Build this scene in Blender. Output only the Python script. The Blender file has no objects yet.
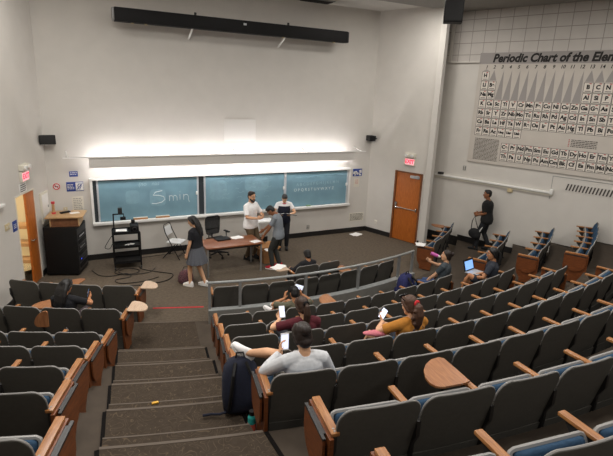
import bpy, bmesh, math, random
import numpy as np
from mathutils import Vector, Matrix, Euler
random.seed(7)
scn = bpy.context.scene
COL = scn.collection
PI = math.pi
V = Vector

# ------------------------------------------------------------------ materials
def lin(c):
    c = c.lstrip('#'); out = []
    for i in (0, 2, 4):
        v = int(c[i:i+2], 16) / 255
        out.append(v/12.92 if v <= .04045 else ((v+.055)/1.055)**2.4)
    return out
MATS = {}
def mat(name, hexc, rough=.7, noise=0.0, scale=20, bump=0.0, spec=.5, metal=0, emit=None, es=0, trans=0, hex2=None):
    if name in MATS: return MATS[name]
    m = bpy.data.materials.new(name); m.use_nodes = True
    nt = m.node_tree; b = nt.nodes['Principled BSDF']
    c = lin(hexc)
    b.inputs['Base Color'].default_value = (*c, 1)
    b.inputs['Roughness'].default_value = rough
    b.inputs['Metallic'].default_value = metal
    b.inputs['Specular IOR Level'].default_value = spec
    if noise or bump or hex2:
        tc = nt.nodes.new('ShaderNodeTexCoord')
        nz = nt.nodes.new('ShaderNodeTexNoise'); nz.inputs['Scale'].default_value = scale; nz.inputs['Detail'].default_value = 4
        nt.links.new(tc.outputs['Object'], nz.inputs['Vector'])
        if noise or hex2:
            cr = nt.nodes.new('ShaderNodeValToRGB')
            c2 = lin(hex2) if hex2 else [x*(1+noise) for x in c]
            c1 = c if hex2 else [x*(1-noise) for x in c]
            cr.color_ramp.elements[0].position = .3; cr.color_ramp.elements[0].color = (*c1, 1)
            cr.color_ramp.elements[1].position = .7; cr.color_ramp.elements[1].color = (*c2, 1)
            nt.links.new(nz.outputs['Fac'], cr.inputs['Fac']); nt.links.new(cr.outputs['Color'], b.inputs['Base Color'])
        if bump:
            bp = nt.nodes.new('ShaderNodeBump'); bp.inputs['Strength'].default_value = bump; bp.inputs['Distance'].default_value = .01
            nt.links.new(nz.outputs['Fac'], bp.inputs['Height']); nt.links.new(bp.outputs['Normal'], b.inputs['Normal'])
    if emit:
        b.inputs['Emission Color'].default_value = (*lin(emit), 1); b.inputs['Emission Strength'].default_value = es
    MATS[name] = m; return m
def wood(name, h1, h2, rough=.45, axis=(1, 1, 14)):
    m = mat(name, h1, rough); nt = m.node_tree; b = nt.nodes['Principled BSDF']
    tc = nt.nodes.new('ShaderNodeTexCoord'); mp = nt.nodes.new('ShaderNodeMapping'); mp.inputs['Scale'].default_value = axis
    nz = nt.nodes.new('ShaderNodeTexNoise'); nz.inputs['Scale'].default_value = 6; nz.inputs['Detail'].default_value = 5; nz.inputs['Distortion'].default_value = .6
    cr = nt.nodes.new('ShaderNodeValToRGB')
    cr.color_ramp.elements[0].position = .35; cr.color_ramp.elements[0].color = (*lin(h1), 1)
    cr.color_ramp.elements[1].position = .68; cr.color_ramp.elements[1].color = (*lin(h2), 1)
    nt.links.new(tc.outputs['Object'], mp.inputs['Vector']); nt.links.new(mp.outputs['Vector'], nz.inputs['Vector'])
    nt.links.new(nz.outputs['Fac'], cr.inputs['Fac']); nt.links.new(cr.outputs['Color'], b.inputs['Base Color'])
    return m
def carpet_mat(name, h1, h2, h3, swirl):
    m = mat(name, h1, .95, spec=.1); nt = m.node_tree; b = nt.nodes['Principled BSDF']; L = nt.links
    tc = nt.nodes.new('ShaderNodeTexCoord')
    nz = nt.nodes.new('ShaderNodeTexNoise'); nz.inputs['Scale'].default_value = 14; nz.inputs['Detail'].default_value = 6; nz.inputs['Roughness'].default_value = .75
    L.new(tc.outputs['Object'], nz.inputs['Vector'])
    cr = nt.nodes.new('ShaderNodeValToRGB')
    cr.color_ramp.elements[0].position = .32; cr.color_ramp.elements[0].color = (*lin(h1), 1)
    cr.color_ramp.elements[1].position = .68; cr.color_ramp.elements[1].color = (*lin(h2), 1)
    L.new(nz.outputs['Fac'], cr.inputs['Fac'])
    # curling loops in the weave: contour lines of a distorted noise
    n2 = nt.nodes.new('ShaderNodeTexNoise'); n2.inputs['Scale'].default_value = swirl; n2.inputs['Detail'].default_value = .6; n2.inputs['Distortion'].default_value = 1.2
    L.new(tc.outputs['Object'], n2.inputs['Vector'])
    mu = nt.nodes.new('ShaderNodeMath'); mu.operation = 'MULTIPLY'; mu.inputs[1].default_value = 7
    fr = nt.nodes.new('ShaderNodeMath'); fr.operation = 'FRACT'
    L.new(n2.outputs['Fac'], mu.inputs[0]); L.new(mu.outputs[0], fr.inputs[0])
    r2 = nt.nodes.new('ShaderNodeValToRGB'); e = r2.color_ramp.elements
    e[0].position = .40; e[0].color = (0, 0, 0, 1); e[1].position = .60; e[1].color = (0, 0, 0, 1)
    k = e.new(.5); k.color = (.55, .55, .55, 1)
    L.new(fr.outputs[0], r2.inputs['Fac'])
    mx = nt.nodes.new('ShaderNodeMix'); mx.data_type = 'RGBA'
    L.new(r2.outputs['Color'], mx.inputs[0]); L.new(cr.outputs['Color'], mx.inputs[6]); mx.inputs[7].default_value = (*lin(h3), 1)
    L.new(mx.outputs[2], b.inputs['Base Color'])
    return m
def grid_mat(name, base, line, su, sv):
    """plaster tiles with joints, on a wall whose object x is along the wall and z is up"""
    m = mat(name, base, .9); nt = m.node_tree; b = nt.nodes['Principled BSDF']; L = nt.links
    tc = nt.nodes.new('ShaderNodeTexCoord'); sp = nt.nodes.new('ShaderNodeSeparateXYZ'); L.new(tc.outputs['Object'], sp.inputs[0])
    outs = []
    for o, s in (('X', su), ('Y', sv)):
        d = nt.nodes.new('ShaderNodeMath'); d.operation = 'DIVIDE'; d.inputs[1].default_value = s
        f = nt.nodes.new('ShaderNodeMath'); f.operation = 'FRACT'
        g = nt.nodes.new('ShaderNodeMath'); g.operation = 'LESS_THAN'; g.inputs[1].default_value = .018/s
        L.new(sp.outputs[o], d.inputs[0]); L.new(d.outputs[0], f.inputs[0]); L.new(f.outputs[0], g.inputs[0]); outs.append(g)
    mxx = nt.nodes.new('ShaderNodeMath'); mxx.operation = 'MAXIMUM'
    L.new(outs[0].outputs[0], mxx.inputs[0]); L.new(outs[1].outputs[0], mxx.inputs[1])
    nz = nt.nodes.new('ShaderNodeTexNoise'); nz.inputs['Scale'].default_value = 3; L.new(tc.outputs['Object'], nz.inputs['Vector'])
    cr = nt.nodes.new('ShaderNodeValToRGB'); c = lin(base)
    cr.color_ramp.elements[0].color = (*[x*.9 for x in c], 1); cr.color_ramp.elements[1].color = (*[x*1.08 for x in c], 1)
    L.new(nz.outputs['Fac'], cr.inputs['Fac'])
    mx = nt.nodes.new('ShaderNodeMix'); mx.data_type = 'RGBA'
    L.new(mxx.outputs[0], mx.inputs[0]); L.new(cr.outputs['Color'], mx.inputs[6]); mx.inputs[7].default_value = (*lin(line), 1)
    L.new(mx.outputs[2], b.inputs['Base Color'])
    return m

M = dict(
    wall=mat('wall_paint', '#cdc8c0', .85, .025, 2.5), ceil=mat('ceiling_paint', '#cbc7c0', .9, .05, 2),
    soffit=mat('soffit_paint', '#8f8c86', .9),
    basebd=mat('black_vinyl', '#1c1a19', .5, .1, 8),
    carpet=carpet_mat('stage_carpet', '#51483e', '#685d51', '#72664f', 6.0),
    step=carpet_mat('step_carpet', '#3a322a', '#453c33', '#6a5b49', 7.0),
    riser=mat('row_floor', '#473e35', .8, .1, 6, spec=.2), strip=mat('dark_edge_strip', '#161413', .95, spec=.05),
    nosing=mat('nosing_strip', '#5a4f44', .8),
    shell=mat('grey_plastic', '#58554f', .6, .06, 30, spec=.3), rim=mat('grey_edge', '#8f8c88', .5),
    blue=mat('blue_fabric', '#33495f', .95, .15, 40, .2, spec=.1), dark=mat('dark_metal', '#262423', .45, .1, 15),
    arm=wood('arm_wood', '#8d5a32', '#ad7746', .4, (14, 1, 1)), panel=wood('panel_wood', '#633519', '#7f4621', .45, (1, 2, 12)),
    tabl=wood('tablet_wood', '#8a5733', '#a97247', .35, (12, 1, 1)), tabl2=wood('pale_tablet', '#b89a80', '#d0b79e', .3, (12, 1, 1)),
    door=wood('door_wood', '#a3561c', '#bd6c2a', .4, (9, 1, 1)), table=wood('table_wood', '#7c4a2f', '#96603f', .3, (1.5, 10, 1)),
    lect=wood('lectern_wood', '#a88457', '#c2a074', .4, (1.5, 10, 1)), lect2=wood('lectern_brown', '#6a452c', '#85583a', .45, (1.5, 10, 1)),
    alu=mat('brushed_aluminium', '#c9cbcc', .35, .05, 20, metal=.3), chrome=mat('chrome', '#d0d0d0', .2, metal=1),
    galv=mat('grey_painted_steel', '#8d8d8b', .4, .1, 10, metal=.3), rail=mat('rail_steel', '#989a98', .4, .12, 20, metal=.3),
    curb=mat('curb_grey', '#77756f', .6, .1, 8),
    black=mat('black_plastic', '#131212', .6, .1, 20, spec=.25), blackm=mat('black_mesh', '#201f1f', .7, .2, 90),
    white=mat('white_paint', '#e6e4df', .5, .02, 8), paper=mat('white_paper', '#f2f0ec', .8), offw=mat('off_white_plastic', '#d9d3c4', .5),
    beige=mat('beige_plastic', '#c6b58f', .5), pgrey=mat('light_grey_plastic', '#cfcfcc', .5),
    board=mat('chalkboard_green', '#678894', .6, hex2='#799daa', scale=1.6, noise=.1),
    boardedge=mat('board_dark_rail', '#2b3236', .6), chalk=mat('chalk', '#cdd8d9', .95), chalk2=mat('faint_chalk', '#93b0ba', .95), smear=mat('chalk_smear', '#7c9da9', .95, .08, 9),
    card=mat('cardboard', '#a9794b', .85, .08, 12), navy=mat('navy_cloth', '#14182a', .9, .2, 40), navy2=mat('bright_navy_cloth', '#1d2150', .85, .2, 40),
    red=mat('red_tape', '#c0262e', .7), exit=mat('exit_face', '#f3d5d8', .5, emit='#ff9aa5', es=.7), exitr=mat('exit_letters', '#ff3a5a', .5, emit='#ff2040', es=1.2),
    signb=mat('sign_blue', '#26408c', .5), signr=mat('sign_red', '#c2333c', .5), teal=mat('teal_plastic', '#2f9c95', .35), pinkb=mat('pink_plastic', '#c05aa0', .35),
    coral=mat('coral_plastic', '#d9604e', .4), screen=mat('lit_screen', '#9fc4ee', .3, emit='#6ea6f2', es=.8), screen2=mat('lit_phone', '#dfe6f5', .3, emit='#d5e0ff', es=.9),
    lap=mat('dark_laptop', '#1c1c20', .4), silver=mat('silver_laptop', '#c9cacd', .3, metal=.4), phone=mat('white_phone', '#e8e6e6', .3),
    chart=mat('chart_paper', '#c2bab0', .8, .04, 3), chartg=mat('chart_grey', '#99938f', .8), charti=mat('chart_ink', '#211d1c', .8), cell=mat('chart_cell', '#d9d1c6', .8), chartr=mat('chart_red', '#b5484a', .8),
    glass=mat('dark_lens', '#0c0c10', .1), pinkbag=mat('pink_cloth', '#c9727c', .85, .15, 30), pattern=mat('patterned_cloth', '#1f191c', .9, hex2='#7d5058', scale=45, noise=.1),
    yellow=mat('yellow_wrapper', '#d9a32a', .5), corr=mat('corridor_paint', '#e6d8b6', .8), tube=mat('fluorescent_tube', '#ffffff', .5, emit='#fdfbff', es=46),
    shelfw=wood('pale_shelf_wood', '#b58a5a', '#cfa878', .5, (10, 1, 1)),
)
tile = grid_mat('acoustic_tiles', '#c3bdb6', '#968f88', .37, .31)

# ------------------------------------------------------------------ mesh builder
class MB:
    def __init__(s, Mx=None): s.bm = bmesh.new(); s.M = Mx or Matrix(); s.mi = 0
    def _v(s, p): return s.bm.verts.new(s.M @ V(p))
    def _f(s, vs):
        try:
            f = s.bm.faces.new(vs); f.material_index = s.mi; return f
        except ValueError: return None
    def box(s, c, d, R=None, bev=0, taper=1):
        c = V(c); hx, hy, hz = d[0]/2, d[1]/2, d[2]/2; vs = []
        for z in (-hz, hz):
            t = taper if z > 0 else 1
            for x, y in ((-hx, -hy), (hx, -hy), (hx, hy), (-hx, hy)):
                p = V((x*t, y*t, z)); p = R @ p if R else p
                vs.append(s._v(c+p))
        fs = [s._f([vs[i] for i in q]) for q in ((3, 2, 1, 0), (4, 5, 6, 7), (0, 1, 5, 4), (1, 2, 6, 5), (2, 3, 7, 6), (3, 0, 4, 7))]
        if bev:
            es = list({e for f in fs for e in f.edges})
            r = bmesh.ops.bevel(s.bm, geom=es, offset=bev, segments=2, affect='EDGES', profile=.6)
            for f in r['faces']: f.material_index = s.mi
        return s
    def loft(s, rings, cap=True, closed=True):
        R = [[s._v(p) for p in r] for r in rings]; n = len(R[0])
        for a, b in zip(R, R[1:]):
            for i in range(n if closed else n-1):
                j = (i+1) % n; s._f((a[i], a[j], b[j], b[i]))
        if cap: s._f(R[0][::-1]); s._f(R[-1])
        return s
    def cyl(s, p, q, r, r2=None, n=12):
        p, q = V(p), V(q); r2 = r if r2 is None else r2; d = (q-p).normalized()
        u = d.orthogonal().normalized(); w = d.cross(u)
        return s.loft([[c+(u*math.cos(2*PI*i/n)+w*math.sin(2*PI*i/n))*rr for i in range(n)] for c, rr in ((p, r), (q, r2))])
    def tube(s, pts, r, n=8, round_end=False):
        """swept tube, r a number or one radius per point, optional rounded ends"""
        pts = [V(p) for p in pts]; rs = list(r) if isinstance(r, (list, tuple)) else [r]*len(pts)
        if round_end:
            d0 = (pts[0]-pts[1]).normalized(); d1 = (pts[-1]-pts[-2]).normalized()
            a, b = pts[0], pts[-1]; ra, rb = rs[0], rs[-1]
            pts = [a+d0*ra*.97, a+d0*ra*.75]+pts+[b+d1*rb*.75, b+d1*rb*.97]; rs = [ra*.25, ra*.68]+rs+[rb*.68, rb*.25]
        rings = []; u = None
        for i, p in enumerate(pts):
            a = pts[max(i-1, 0)]; b = pts[min(i+1, len(pts)-1)]; d = (b-a)
            if d.length < 1e-9: d = V((0, 0, 1))
            d.normalize()
            if u is None: u = d.orthogonal().normalized()
            else:
                u = u-d*u.dot(d)
                u = u.normalized() if u.length > 1e-6 else d.orthogonal().normalized()
            w = d.cross(u)
            rings.append([p+(u*math.cos(2*PI*k/n)+w*math.sin(2*PI*k/n))*rs[i] for k in range(n)])
        return s.loft(rings)
    def ell(s, c, rad, R=None, n=14, m=9):
        c = V(c); rings = []
        for j in range(m+1):
            t = PI*(j+.06)/(m+.12); z = -math.cos(t); q = math.sin(t); rg = []
            for i in range(n):
                a = 2*PI*i/n; p = V((math.cos(a)*q*rad[0], math.sin(a)*q*rad[1], z*rad[2]))
                rg.append(c+(R @ p if R else p))
            rings.append(rg)
        return s.loft(rings)
    def prism(s, poly, z0, z1, T=None):
        T = T or Matrix()
        return s.loft([[T @ V((x, y, z)) for x, y in poly] for z in (z0, z1)])
    def grid(s, P, Q):
        """closed slab between two equal point grids (lists of rows)"""
        A = [[s._v(p) for p in r] for r in P]; B = [[s._v(p) for p in r] for r in Q]
        n, m = len(A), len(A[0])
        for i in range(n-1):
            for j in range(m-1):
                s._f((A[i][j], A[i][j+1], A[i+1][j+1], A[i+1][j])); s._f((B[i][j], B[i+1][j], B[i+1][j+1], B[i][j+1]))
        for i in range(n-1):
            s._f((A[i][0], A[i+1][0], B[i+1][0], B[i][0])); s._f((A[i][-1], B[i][-1], B[i+1][-1], A[i+1][-1]))
        for j in range(m-1):
            s._f((A[0][j], B[0][j], B[0][j+1], A[0][j+1])); s._f((A[-1][j], A[-1][j+1], B[-1][j+1], B[-1][j]))
        return s
    def mesh(s, name, mats, angle=40):
        bm = s.bm; bmesh.ops.recalc_face_normals(bm, faces=bm.faces)
        for f in bm.faces: f.smooth = True
        for e in bm.edges:
            if len(e.link_faces) == 2 and e.calc_face_angle(0) > math.radians(angle): e.smooth = False
        me = bpy.data.meshes.new(name); bm.to_mesh(me); bm.free()
        for m in (mats if isinstance(mats, (list, tuple)) else [mats]): me.materials.append(m)
        return me
    def build(s, name, mats, parent=None, angle=40, label=None):
        return link(name, s.mesh(name, mats, angle), parent, label)
def link(name, me, parent=None, label=None):
    o = bpy.data.objects.new(name, me); COL.objects.link(o)
    if parent: o.parent = parent
    if label: o['label'] = label
    return o
def thing(name, label, cat, loc=(0, 0, 0), rz=0, group=None, rot=None):
    o = bpy.data.objects.new(name, None); COL.objects.link(o); o.empty_display_size = .1
    o.location = loc; o.rotation_euler = rot if rot else (0, 0, rz)
    o['label'] = label; o['category'] = cat
    if group: o['group'] = group
    return o
def tag(o, label, cat, group=None):
    o['label'] = label; o['category'] = cat
    if group: o['group'] = group
    return o
def struct(o, label=None):
    o['kind'] = 'structure'
    if label: o['label'] = label
    return o
def text_mesh(body, size, bold=0, shear=0, align='CENTER', depth=.001, sx=1):
    cu = bpy.data.curves.new('lettering', 'FONT'); cu.body = body; cu.size = size; cu.offset = bold; cu.shear = shear
    cu.align_x = align; cu.align_y = 'CENTER'; cu.extrude = depth; cu.resolution_u = 3
    ob = bpy.data.objects.new('lettering', cu); COL.objects.link(ob)
    bpy.context.view_layer.update()
    me = bpy.data.meshes.new_from_object(ob.evaluated_get(bpy.context.evaluated_depsgraph_get()))
    bpy.data.objects.remove(ob); bpy.data.curves.remove(cu)
    if sx != 1:
        for v in me.vertices: v.co.x *= sx
    return me
def add_mesh(mb, me, T):
    """append a mesh to a builder"""
    vs = [mb._v(T @ v.co) for v in me.vertices]
    for p in me.polygons: mb._f([vs[i] for i in p.vertices])
    bpy.data.meshes.remove(me)
def text_into(mb, body, size, x, y, z=0, **k):
    add_mesh(mb, text_mesh(body, size, **k), Matrix.Translation((x, y, z)))
def frame(o, xd, nrm):
    """local x along the wall, y up, z out of the wall"""
    xd, n = V(xd).normalized(), V(nrm).normalized(); y = V((0, 0, 1))
    m = Matrix(((xd.x, y.x, n.x, o[0]), (xd.y, y.y, n.y, o[1]), (xd.z, y.z, n.z, o[2]), (0, 0, 0, 1)))
    return m
def hung(name, label, cat, T, group=None):
    """a thing fixed to a wall: its empty stands in the wall's own frame"""
    o = thing(name, label, cat, group=group); o.matrix_world = T; return o

# ------------------------------------------------------------------ camera
CAMZ = 4.42
yaw, pitch, roll = -0.490875, 0.27127, 0.04165
fw = V((-math.sin(yaw)*math.cos(pitch), math.cos(yaw)*math.cos(pitch), -math.sin(pitch)))
r0 = V((math.cos(yaw), math.sin(yaw), 0)); u0 = r0.cross(fw)
rr = math.cos(roll)*r0+math.sin(roll)*u0; uu = -math.sin(roll)*r0+math.cos(roll)*u0
cam = bpy.data.cameras.new('camera'); cam.sensor_fit = 'HORIZONTAL'; cam.sensor_width = 36; cam.lens = 492.2147/613*36; cam.clip_start = .05
co = bpy.data.objects.new('camera', cam); COL.objects.link(co)
co.matrix_world = Matrix(((rr.x, uu.x, -fw.x, 0), (rr.y, uu.y, -fw.y, 0), (rr.z, uu.z, -fw.z, CAMZ), (0, 0, 0, 1)))
scn.camera = co

# ------------------------------------------------------------------ hall plan
XC, YC = 4.56, 17.02                      # centre of the curved rows
def polar(R, deg, z=0):
    a = math.radians(deg); return V((XC+R*math.sin(a), YC-R*math.cos(a), z))
SP = .296193; CEIL = 6.8
N1 = V((math.cos(SP), math.sin(SP), 0)); DR = V((math.sin(SP), -math.cos(SP), 0))
A1 = V((9.225, 13.12, 0)); D1 = N1.dot(V((9.214, 13.156, 0)))
A1 = A1+N1*(D1-N1.dot(A1))
S1 = 2.28                                  # length of the side wall beside the door
B1 = A1+DR*S1
REC = .95                                  # the side wall further back stands this much outward
O2 = V((9.214, 13.156, 0)); O2 = N1*(D1+REC)+DR*(DR.dot(O2))   # origin of that wall's measure
dS = V((B1.x, B1.y, 0)).normalized()
dS = (Matrix.Rotation(-.03, 3, 'Z') @ dS)
B2 = B1+dS*(REC/N1.dot(dS))
LA = .346
LD = V((-math.sin(LA), -math.cos(LA), 0)); LN = V((math.cos(LA), -math.sin(LA), 0)); L0 = V((-.05, 13.12, 0))
FRONT = 13.12; BACK = -4.0
T_front = frame((0, FRONT, 0), (1, 0, 0), (0, -1, 0))
T_w1 = frame(A1, DR, -N1); T_w2 = frame(O2, DR, -N1); T_left = frame(L0, -LD, LN)
def at(T, x, y, z=0): return T @ Matrix.Translation((x, y, z))
# ------------------------------------------------------------------ room shell
def wall_box(name, T, x0, x1, y0, y1, m, th=.15, parent=None):
    mb = MB(); mb.box(((x0+x1)/2, (y0+y1)/2, -th/2), (x1-x0, y1-y0, th)); o = mb.build(name, m, parent); o.matrix_world = T; return struct(o)
wall_box('wall_front', T_front, -.25, 9.45, 0, CEIL, M['wall'])
# left wall with a door opening (distances from the front corner run along -x)
DL0, DL1, DH = .86, 1.83, 2.1
mb = MB()
for x0, x1, y0, y1 in ((-DL0, 0, 0, CEIL), (-DL1, -DL0, DH, CEIL), (-18.5, -DL1, 0, CEIL)):
    mb.box(((x0+x1)/2, (y0+y1)/2, -.025), (x1-x0, y1-y0, .05))
o = mb.build('wall_left', M['wall']); o.matrix_world = T_left; struct(o)
# right wall beside the door
DR0, DR1 = 1.05, 2.02; DRH = 2.18
mb = MB()
for x0, x1, y0, y1 in ((0, DR0, 0, CEIL), (DR0, DR1, DRH, CEIL), (DR1, S1, 0, CEIL)):
    mb.box(((x0+x1)/2, (y0+y1)/2, -.075), (x1-x0, y1-y0, .15))
o = mb.build('wall_right', M['wall']); o.matrix_world = T_w1; struct(o)
rl = (B2-B1).length
T_ret = frame(B1, (B2-B1), V((0, 0, 1)).cross(B2-B1)*-1)
wall_box('wall_return', T_ret, 0, rl, 0, CEIL, M['wall'])
x2 = DR.dot(B2-O2)
TILE_Z = 5.39
wall_box('wall_right', T_w2, x2, x2+18, 0, CEIL, M['wall'])
o = MB().box(((x2+18)/2+x2/2, (TILE_Z+CEIL)/2, .012), (18, CEIL-TILE_Z, .024)).build('trim_1', tile); o.matrix_world = T_w2; struct(o)
wall_box('wall_back', frame((14, BACK, 0), (-1, 0, 0), (0, 1, 0)), -8, 24, 0, CEIL, M['wall'])
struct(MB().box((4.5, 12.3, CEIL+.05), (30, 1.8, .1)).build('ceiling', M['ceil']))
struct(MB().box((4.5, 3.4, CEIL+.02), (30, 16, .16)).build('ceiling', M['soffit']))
# baseboards
def base(name, T, x0, x1, h=.13):
    o = MB().box(((x0+x1)/2, h/2, .008), (x1-x0, h, .016)).build(name, M['basebd']); o.matrix_world = T; struct(o)
base('baseboard_front', T_front, -.05, 9.22, .15); base('baseboard_left', T_left, -DL0+.04, -.02); base('baseboard_left', T_left, -7, -DL1-.04)
base('baseboard_right', T_w1, .02, DR0-.03, .15); base('baseboard_right', T_w1, DR1+.03, S1, .15)

def base_at(T, x0, x1, y, h):
    o = MB().box(((x0+x1)/2, y+h/2, .01), (x1-x0, h, .02)).build('baseboard_right', M['basebd']); o.matrix_world = T; struct(o)
def wall2_u(R):
    return min((abs(math.hypot((O2+DR*u*.01).x-XC, (O2+DR*u*.01).y-YC)-R), u*.01) for u in range(100, 900))[1]
XC, YC = 4.56, 17.02
base_at(T_w2, x2, wall2_u(9.03), 0, .3); base_at(T_w2, wall2_u(9.03), wall2_u(10.56), .2, .17)
# floor and stepped tiers
struct(MB().box((4.5, 5, -.05), (30, 20, .1)).build('floor', M['carpet']))
def wall_ang(R, side):
    """angle at which a row circle meets the side wall"""
    best = None
    for k in range(20, 900):
        a = k*.1*side; p = polar(R, a)
        if side > 0: out = N1.dot(p)-(D1+(REC if DR.dot(p-O2) > x2 else 0)) > -.005
        else: out = LN.dot(p-L0) < .005
        if out: return a
    return 89*side
def arc(mb, R0, R1, z0, z1, a0, a1, n=60):
    P = [[polar(R, aa[0]+(aa[1]-aa[0])*i/n) for i in range(n+1)] for R, aa in ((R0, a0), (R1, a1))]
    top = [[V((p.x, p.y, z1)) for p in r] for r in P]; bot = [[V((p.x, p.y, z0)) for p in r] for r in P]
    mb.grid(top, bot)
def tz(k): return .2+.29*k
def tr(k): return 9.03 if k == 0 else 10.56+.895*(k-1)     # front edge of tier k
for k in range(0, 11):
    mb = MB(); R0 = tr(k); R1 = tr(k+1) if k < 10 else 21.2
    rs = np.linspace(R0, R1, 3)
    for ra, rb in zip(rs, rs[1:]):
        arc(mb, ra, rb, 0, tz(k), (wall_ang(ra, -1), wall_ang(ra, 1)), (wall_ang(rb, -1), wall_ang(rb, 1)))
    bmesh.ops.remove_doubles(mb.bm, verts=mb.bm.verts, dist=1e-5)
    struct(mb.build('floor', M['riser']))
# stairs between the left and centre blocks: carpet on every tier plus a half step
def xl(y): return max(.69+(y-7.19)*.148, .69+(3.2-7.19)*.148)
def xr(y): return max(1.91+(y-6.76)*.165, 1.40)
def on_circle(R, fx):
    x = 1.0
    for _ in range(30):
        y = YC-math.sqrt(R*R-(XC-x)**2); x = fx(y)
    return V((x, y, 0))
def stair_poly(R0, R1, n=6):
    def edge(R):
        a, b = on_circle(R, xl), on_circle(R, xr)
        aa = math.degrees(math.atan2(a.x-XC, YC-a.y)); ab = math.degrees(math.atan2(b.x-XC, YC-b.y))
        return [polar(R, aa+(ab-aa)*i/n) for i in range(n+1)]
    return edge(R0), edge(R1)
def sheet(mb, P, z0, z1):
    mb.grid([[V((p.x, p.y, z1)) for p in r] for r in P], [[V((p.x, p.y, z0)) for p in r] for r in P])
for k in range(0, 8):
    mb = MB(); R0, R1 = tr(k), tr(k+1); z = tz(k)
    sheet(mb, stair_poly(R0-.012, R1-.3), z-.02, z+.008)
    mb.mi = 1; sheet(mb, stair_poly(R0-.016, R0+.014), z-.03, z+.011); mb.mi = 0
    struct(mb.build('floor', [M['step'], M['nosing']]))
    mb = MB(); sheet(mb, stair_poly(R1-.31, R1-.001), z, z+.15)
    mb.mi = 1; sheet(mb, stair_poly(R1-.315, R1-.298), z+.12, z+.153)
    struct(mb.build('floor', [M['step'], M['nosing']]))
    if k > 0:
        mb = MB()
        for fx, sg in ((xl, -1), (xr, 1)):
            a, b = on_circle(R0+.02, fx), on_circle(R1-.02, fx)
            q = [[a, a+V((.035*sg, 0, 0))], [b, b+V((.035*sg, 0, 0))]]
            sheet(mb, q, z-.01, z+.016)
        struct(mb.build('trim_%d' % (k+1), M['strip']))
# floor tape
mb = MB(); mb.box((2.13, 9.45, .003), (1.02, .045, .005), Matrix.Rotation(-.33, 3, 'Z')); tag(mb.build('floor_tape', M['red']), 'red tape strip on the carpet at the foot of the stairs', 'tape')

# ------------------------------------------------------------------ left door, corridor and what hangs on the left wall
mb = MB()
for x in (-DL0-.012, -DL1+.012): mb.box((x, DH/2, -.02), (.024, DH, .07))
mb.box((-(DL0+DL1)/2, DH-.012, -.02), (DL1-DL0, .024, .07)); o = mb.build('trim_9', M['offw']); o.matrix_world = T_left; struct(o)
dr = thing('door_1', '', 'door'); del dr['category']; del dr['label']; dr['kind'] = 'structure'
dr.matrix_world = at(T_left, -DL0-.02, 0, -.02)
MB().box((-.215, 1.03, 0), (.42, 2.05, .045), bev=.004).build('door_leaf', M['door'], dr)
mb = MB(); mb.cyl((-.36, 1.0, .02), (-.36, 1.0, .07), .022); mb.tube([(-.36, 1.0, .07), (-.26, 1.0, .07)], .012, round_end=True); mb.build('door_handle', M['chrome'], dr)
# corridor room behind the door
for nm, bx in (('floor', ((-1.6, -.05, -1.68), (4.4, .1, 3.2))), ('ceiling', ((-1.6, 2.65, -1.68), (4.4, .1, 3.2))), ('wall_corridor', ((-1.6, 1.3, -2.6), (4.4, 2.6, .1))),
               ('wall_corridor', ((.1, 1.3, -1.4), (.1, 2.6, 2.4))), ('wall_corridor', ((-3.7, 1.3, -1.4), (.1, 2.6, 2.4)))):
    o = MB().box(*bx).build(nm, M['corr']); o.matrix_world = T_left; struct(o)
cl = hung('corridor_lamp', 'lamp panel on the corridor ceiling behind the open door', 'lamp', at(T_left, -1.7, 2.58, -1.3))
MB().box((0, 0, 0), (1.0, .03, .3)).build('lamp_panel', mat('corridor_glow', '#ffffff', .5, emit='#fff2dc', es=45), cl)
sh = hung('wooden_rack', 'pale wooden ladder rack standing in the corridor past the open door', 'rack', at(T_left, -.72, 0, -.22))
mb = MB()
mb.box((0, .62, 0), (.07, 1.24, .07)); mb.box((.0, .62, -.3), (.07, 1.24, .07)); mb.build('upright', M['shelfw'], sh)
for y in (.38, .78, 1.2): MB().box((0, y, -.15), (.30, .09, .42), bev=.01).build('shelf', M['shelfw'], sh)

def exit_sign(T, label, shield):
    t = hung('exit_sign', label, 'exit sign', T, 'exit signs')
    MB().box((0, -.1, .03), (.36, .22, .06), bev=.01).build('sign_body', M['offw'], t)
    f = MB().box((0, -.1, .063), (.31, .17, .006)).build('sign_face', M['exit'], t)
    mb = MB(); text_into(mb, 'EXIT', .15, 0, -.1, .068, bold=.006); mb.build('letters', M['exitr'], t, label='red EXIT letters')
    mb = MB(); mb.box((0, .09, .05), (.36, .13, .1), bev=.015); mb.build('lamp_housing', M['offw'], t)
    for sx in (-.1, .1): MB().cyl((sx, .09, .1), (sx, .085, .14), .045, .05).build('emergency_lamp', M['white'], t)
exit_sign(at(T_left, -1.31, 2.55), 'exit sign with twin lamps above the open left door', 0)
exit_sign(at(T_w1, 1.55, 2.6), 'exit sign with twin lamps above the closed right door', 0)
def sign(T, w, h, m, label, name='wall_sign', cat='sign', group=None, extra=None, th=.008):
    t = hung(name, label, cat, T, group)
    MB().box((0, 0, th/2), (w, h, th), bev=.002).build('panel', m, t)
    if extra: extra(t, th)
    return t
def lines(rows, w, size, m, name='lettering', dy=.05, y0=0, x0=0, **k):
    def f(t, th):
        mb = MB()
        for i, r in enumerate(rows): text_into(mb, r, size, x0, y0-dy*i, th+.001, **k)
        mb.build(name, m, t)
    return f
def bars(n, w, h, m, seed=1, x0=0, y0=0):
    """unreadable small print: short dark bars of uneven length"""
    def f(t, th):
        r = random.Random(seed); mb = MB()
        for i in range(n):
            y = y0+h/2-h*(i+.5)/n; x = x0-w/2
            while x < x0+w/2-.02:
                l = r.uniform(.02, .07); l = min(l, x0+w/2-x); mb.box((x+l/2, y, th+.001), (l, h/n*.42, .002)); x += l+.012
        mb.build('print', m, t)
    return f
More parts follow.
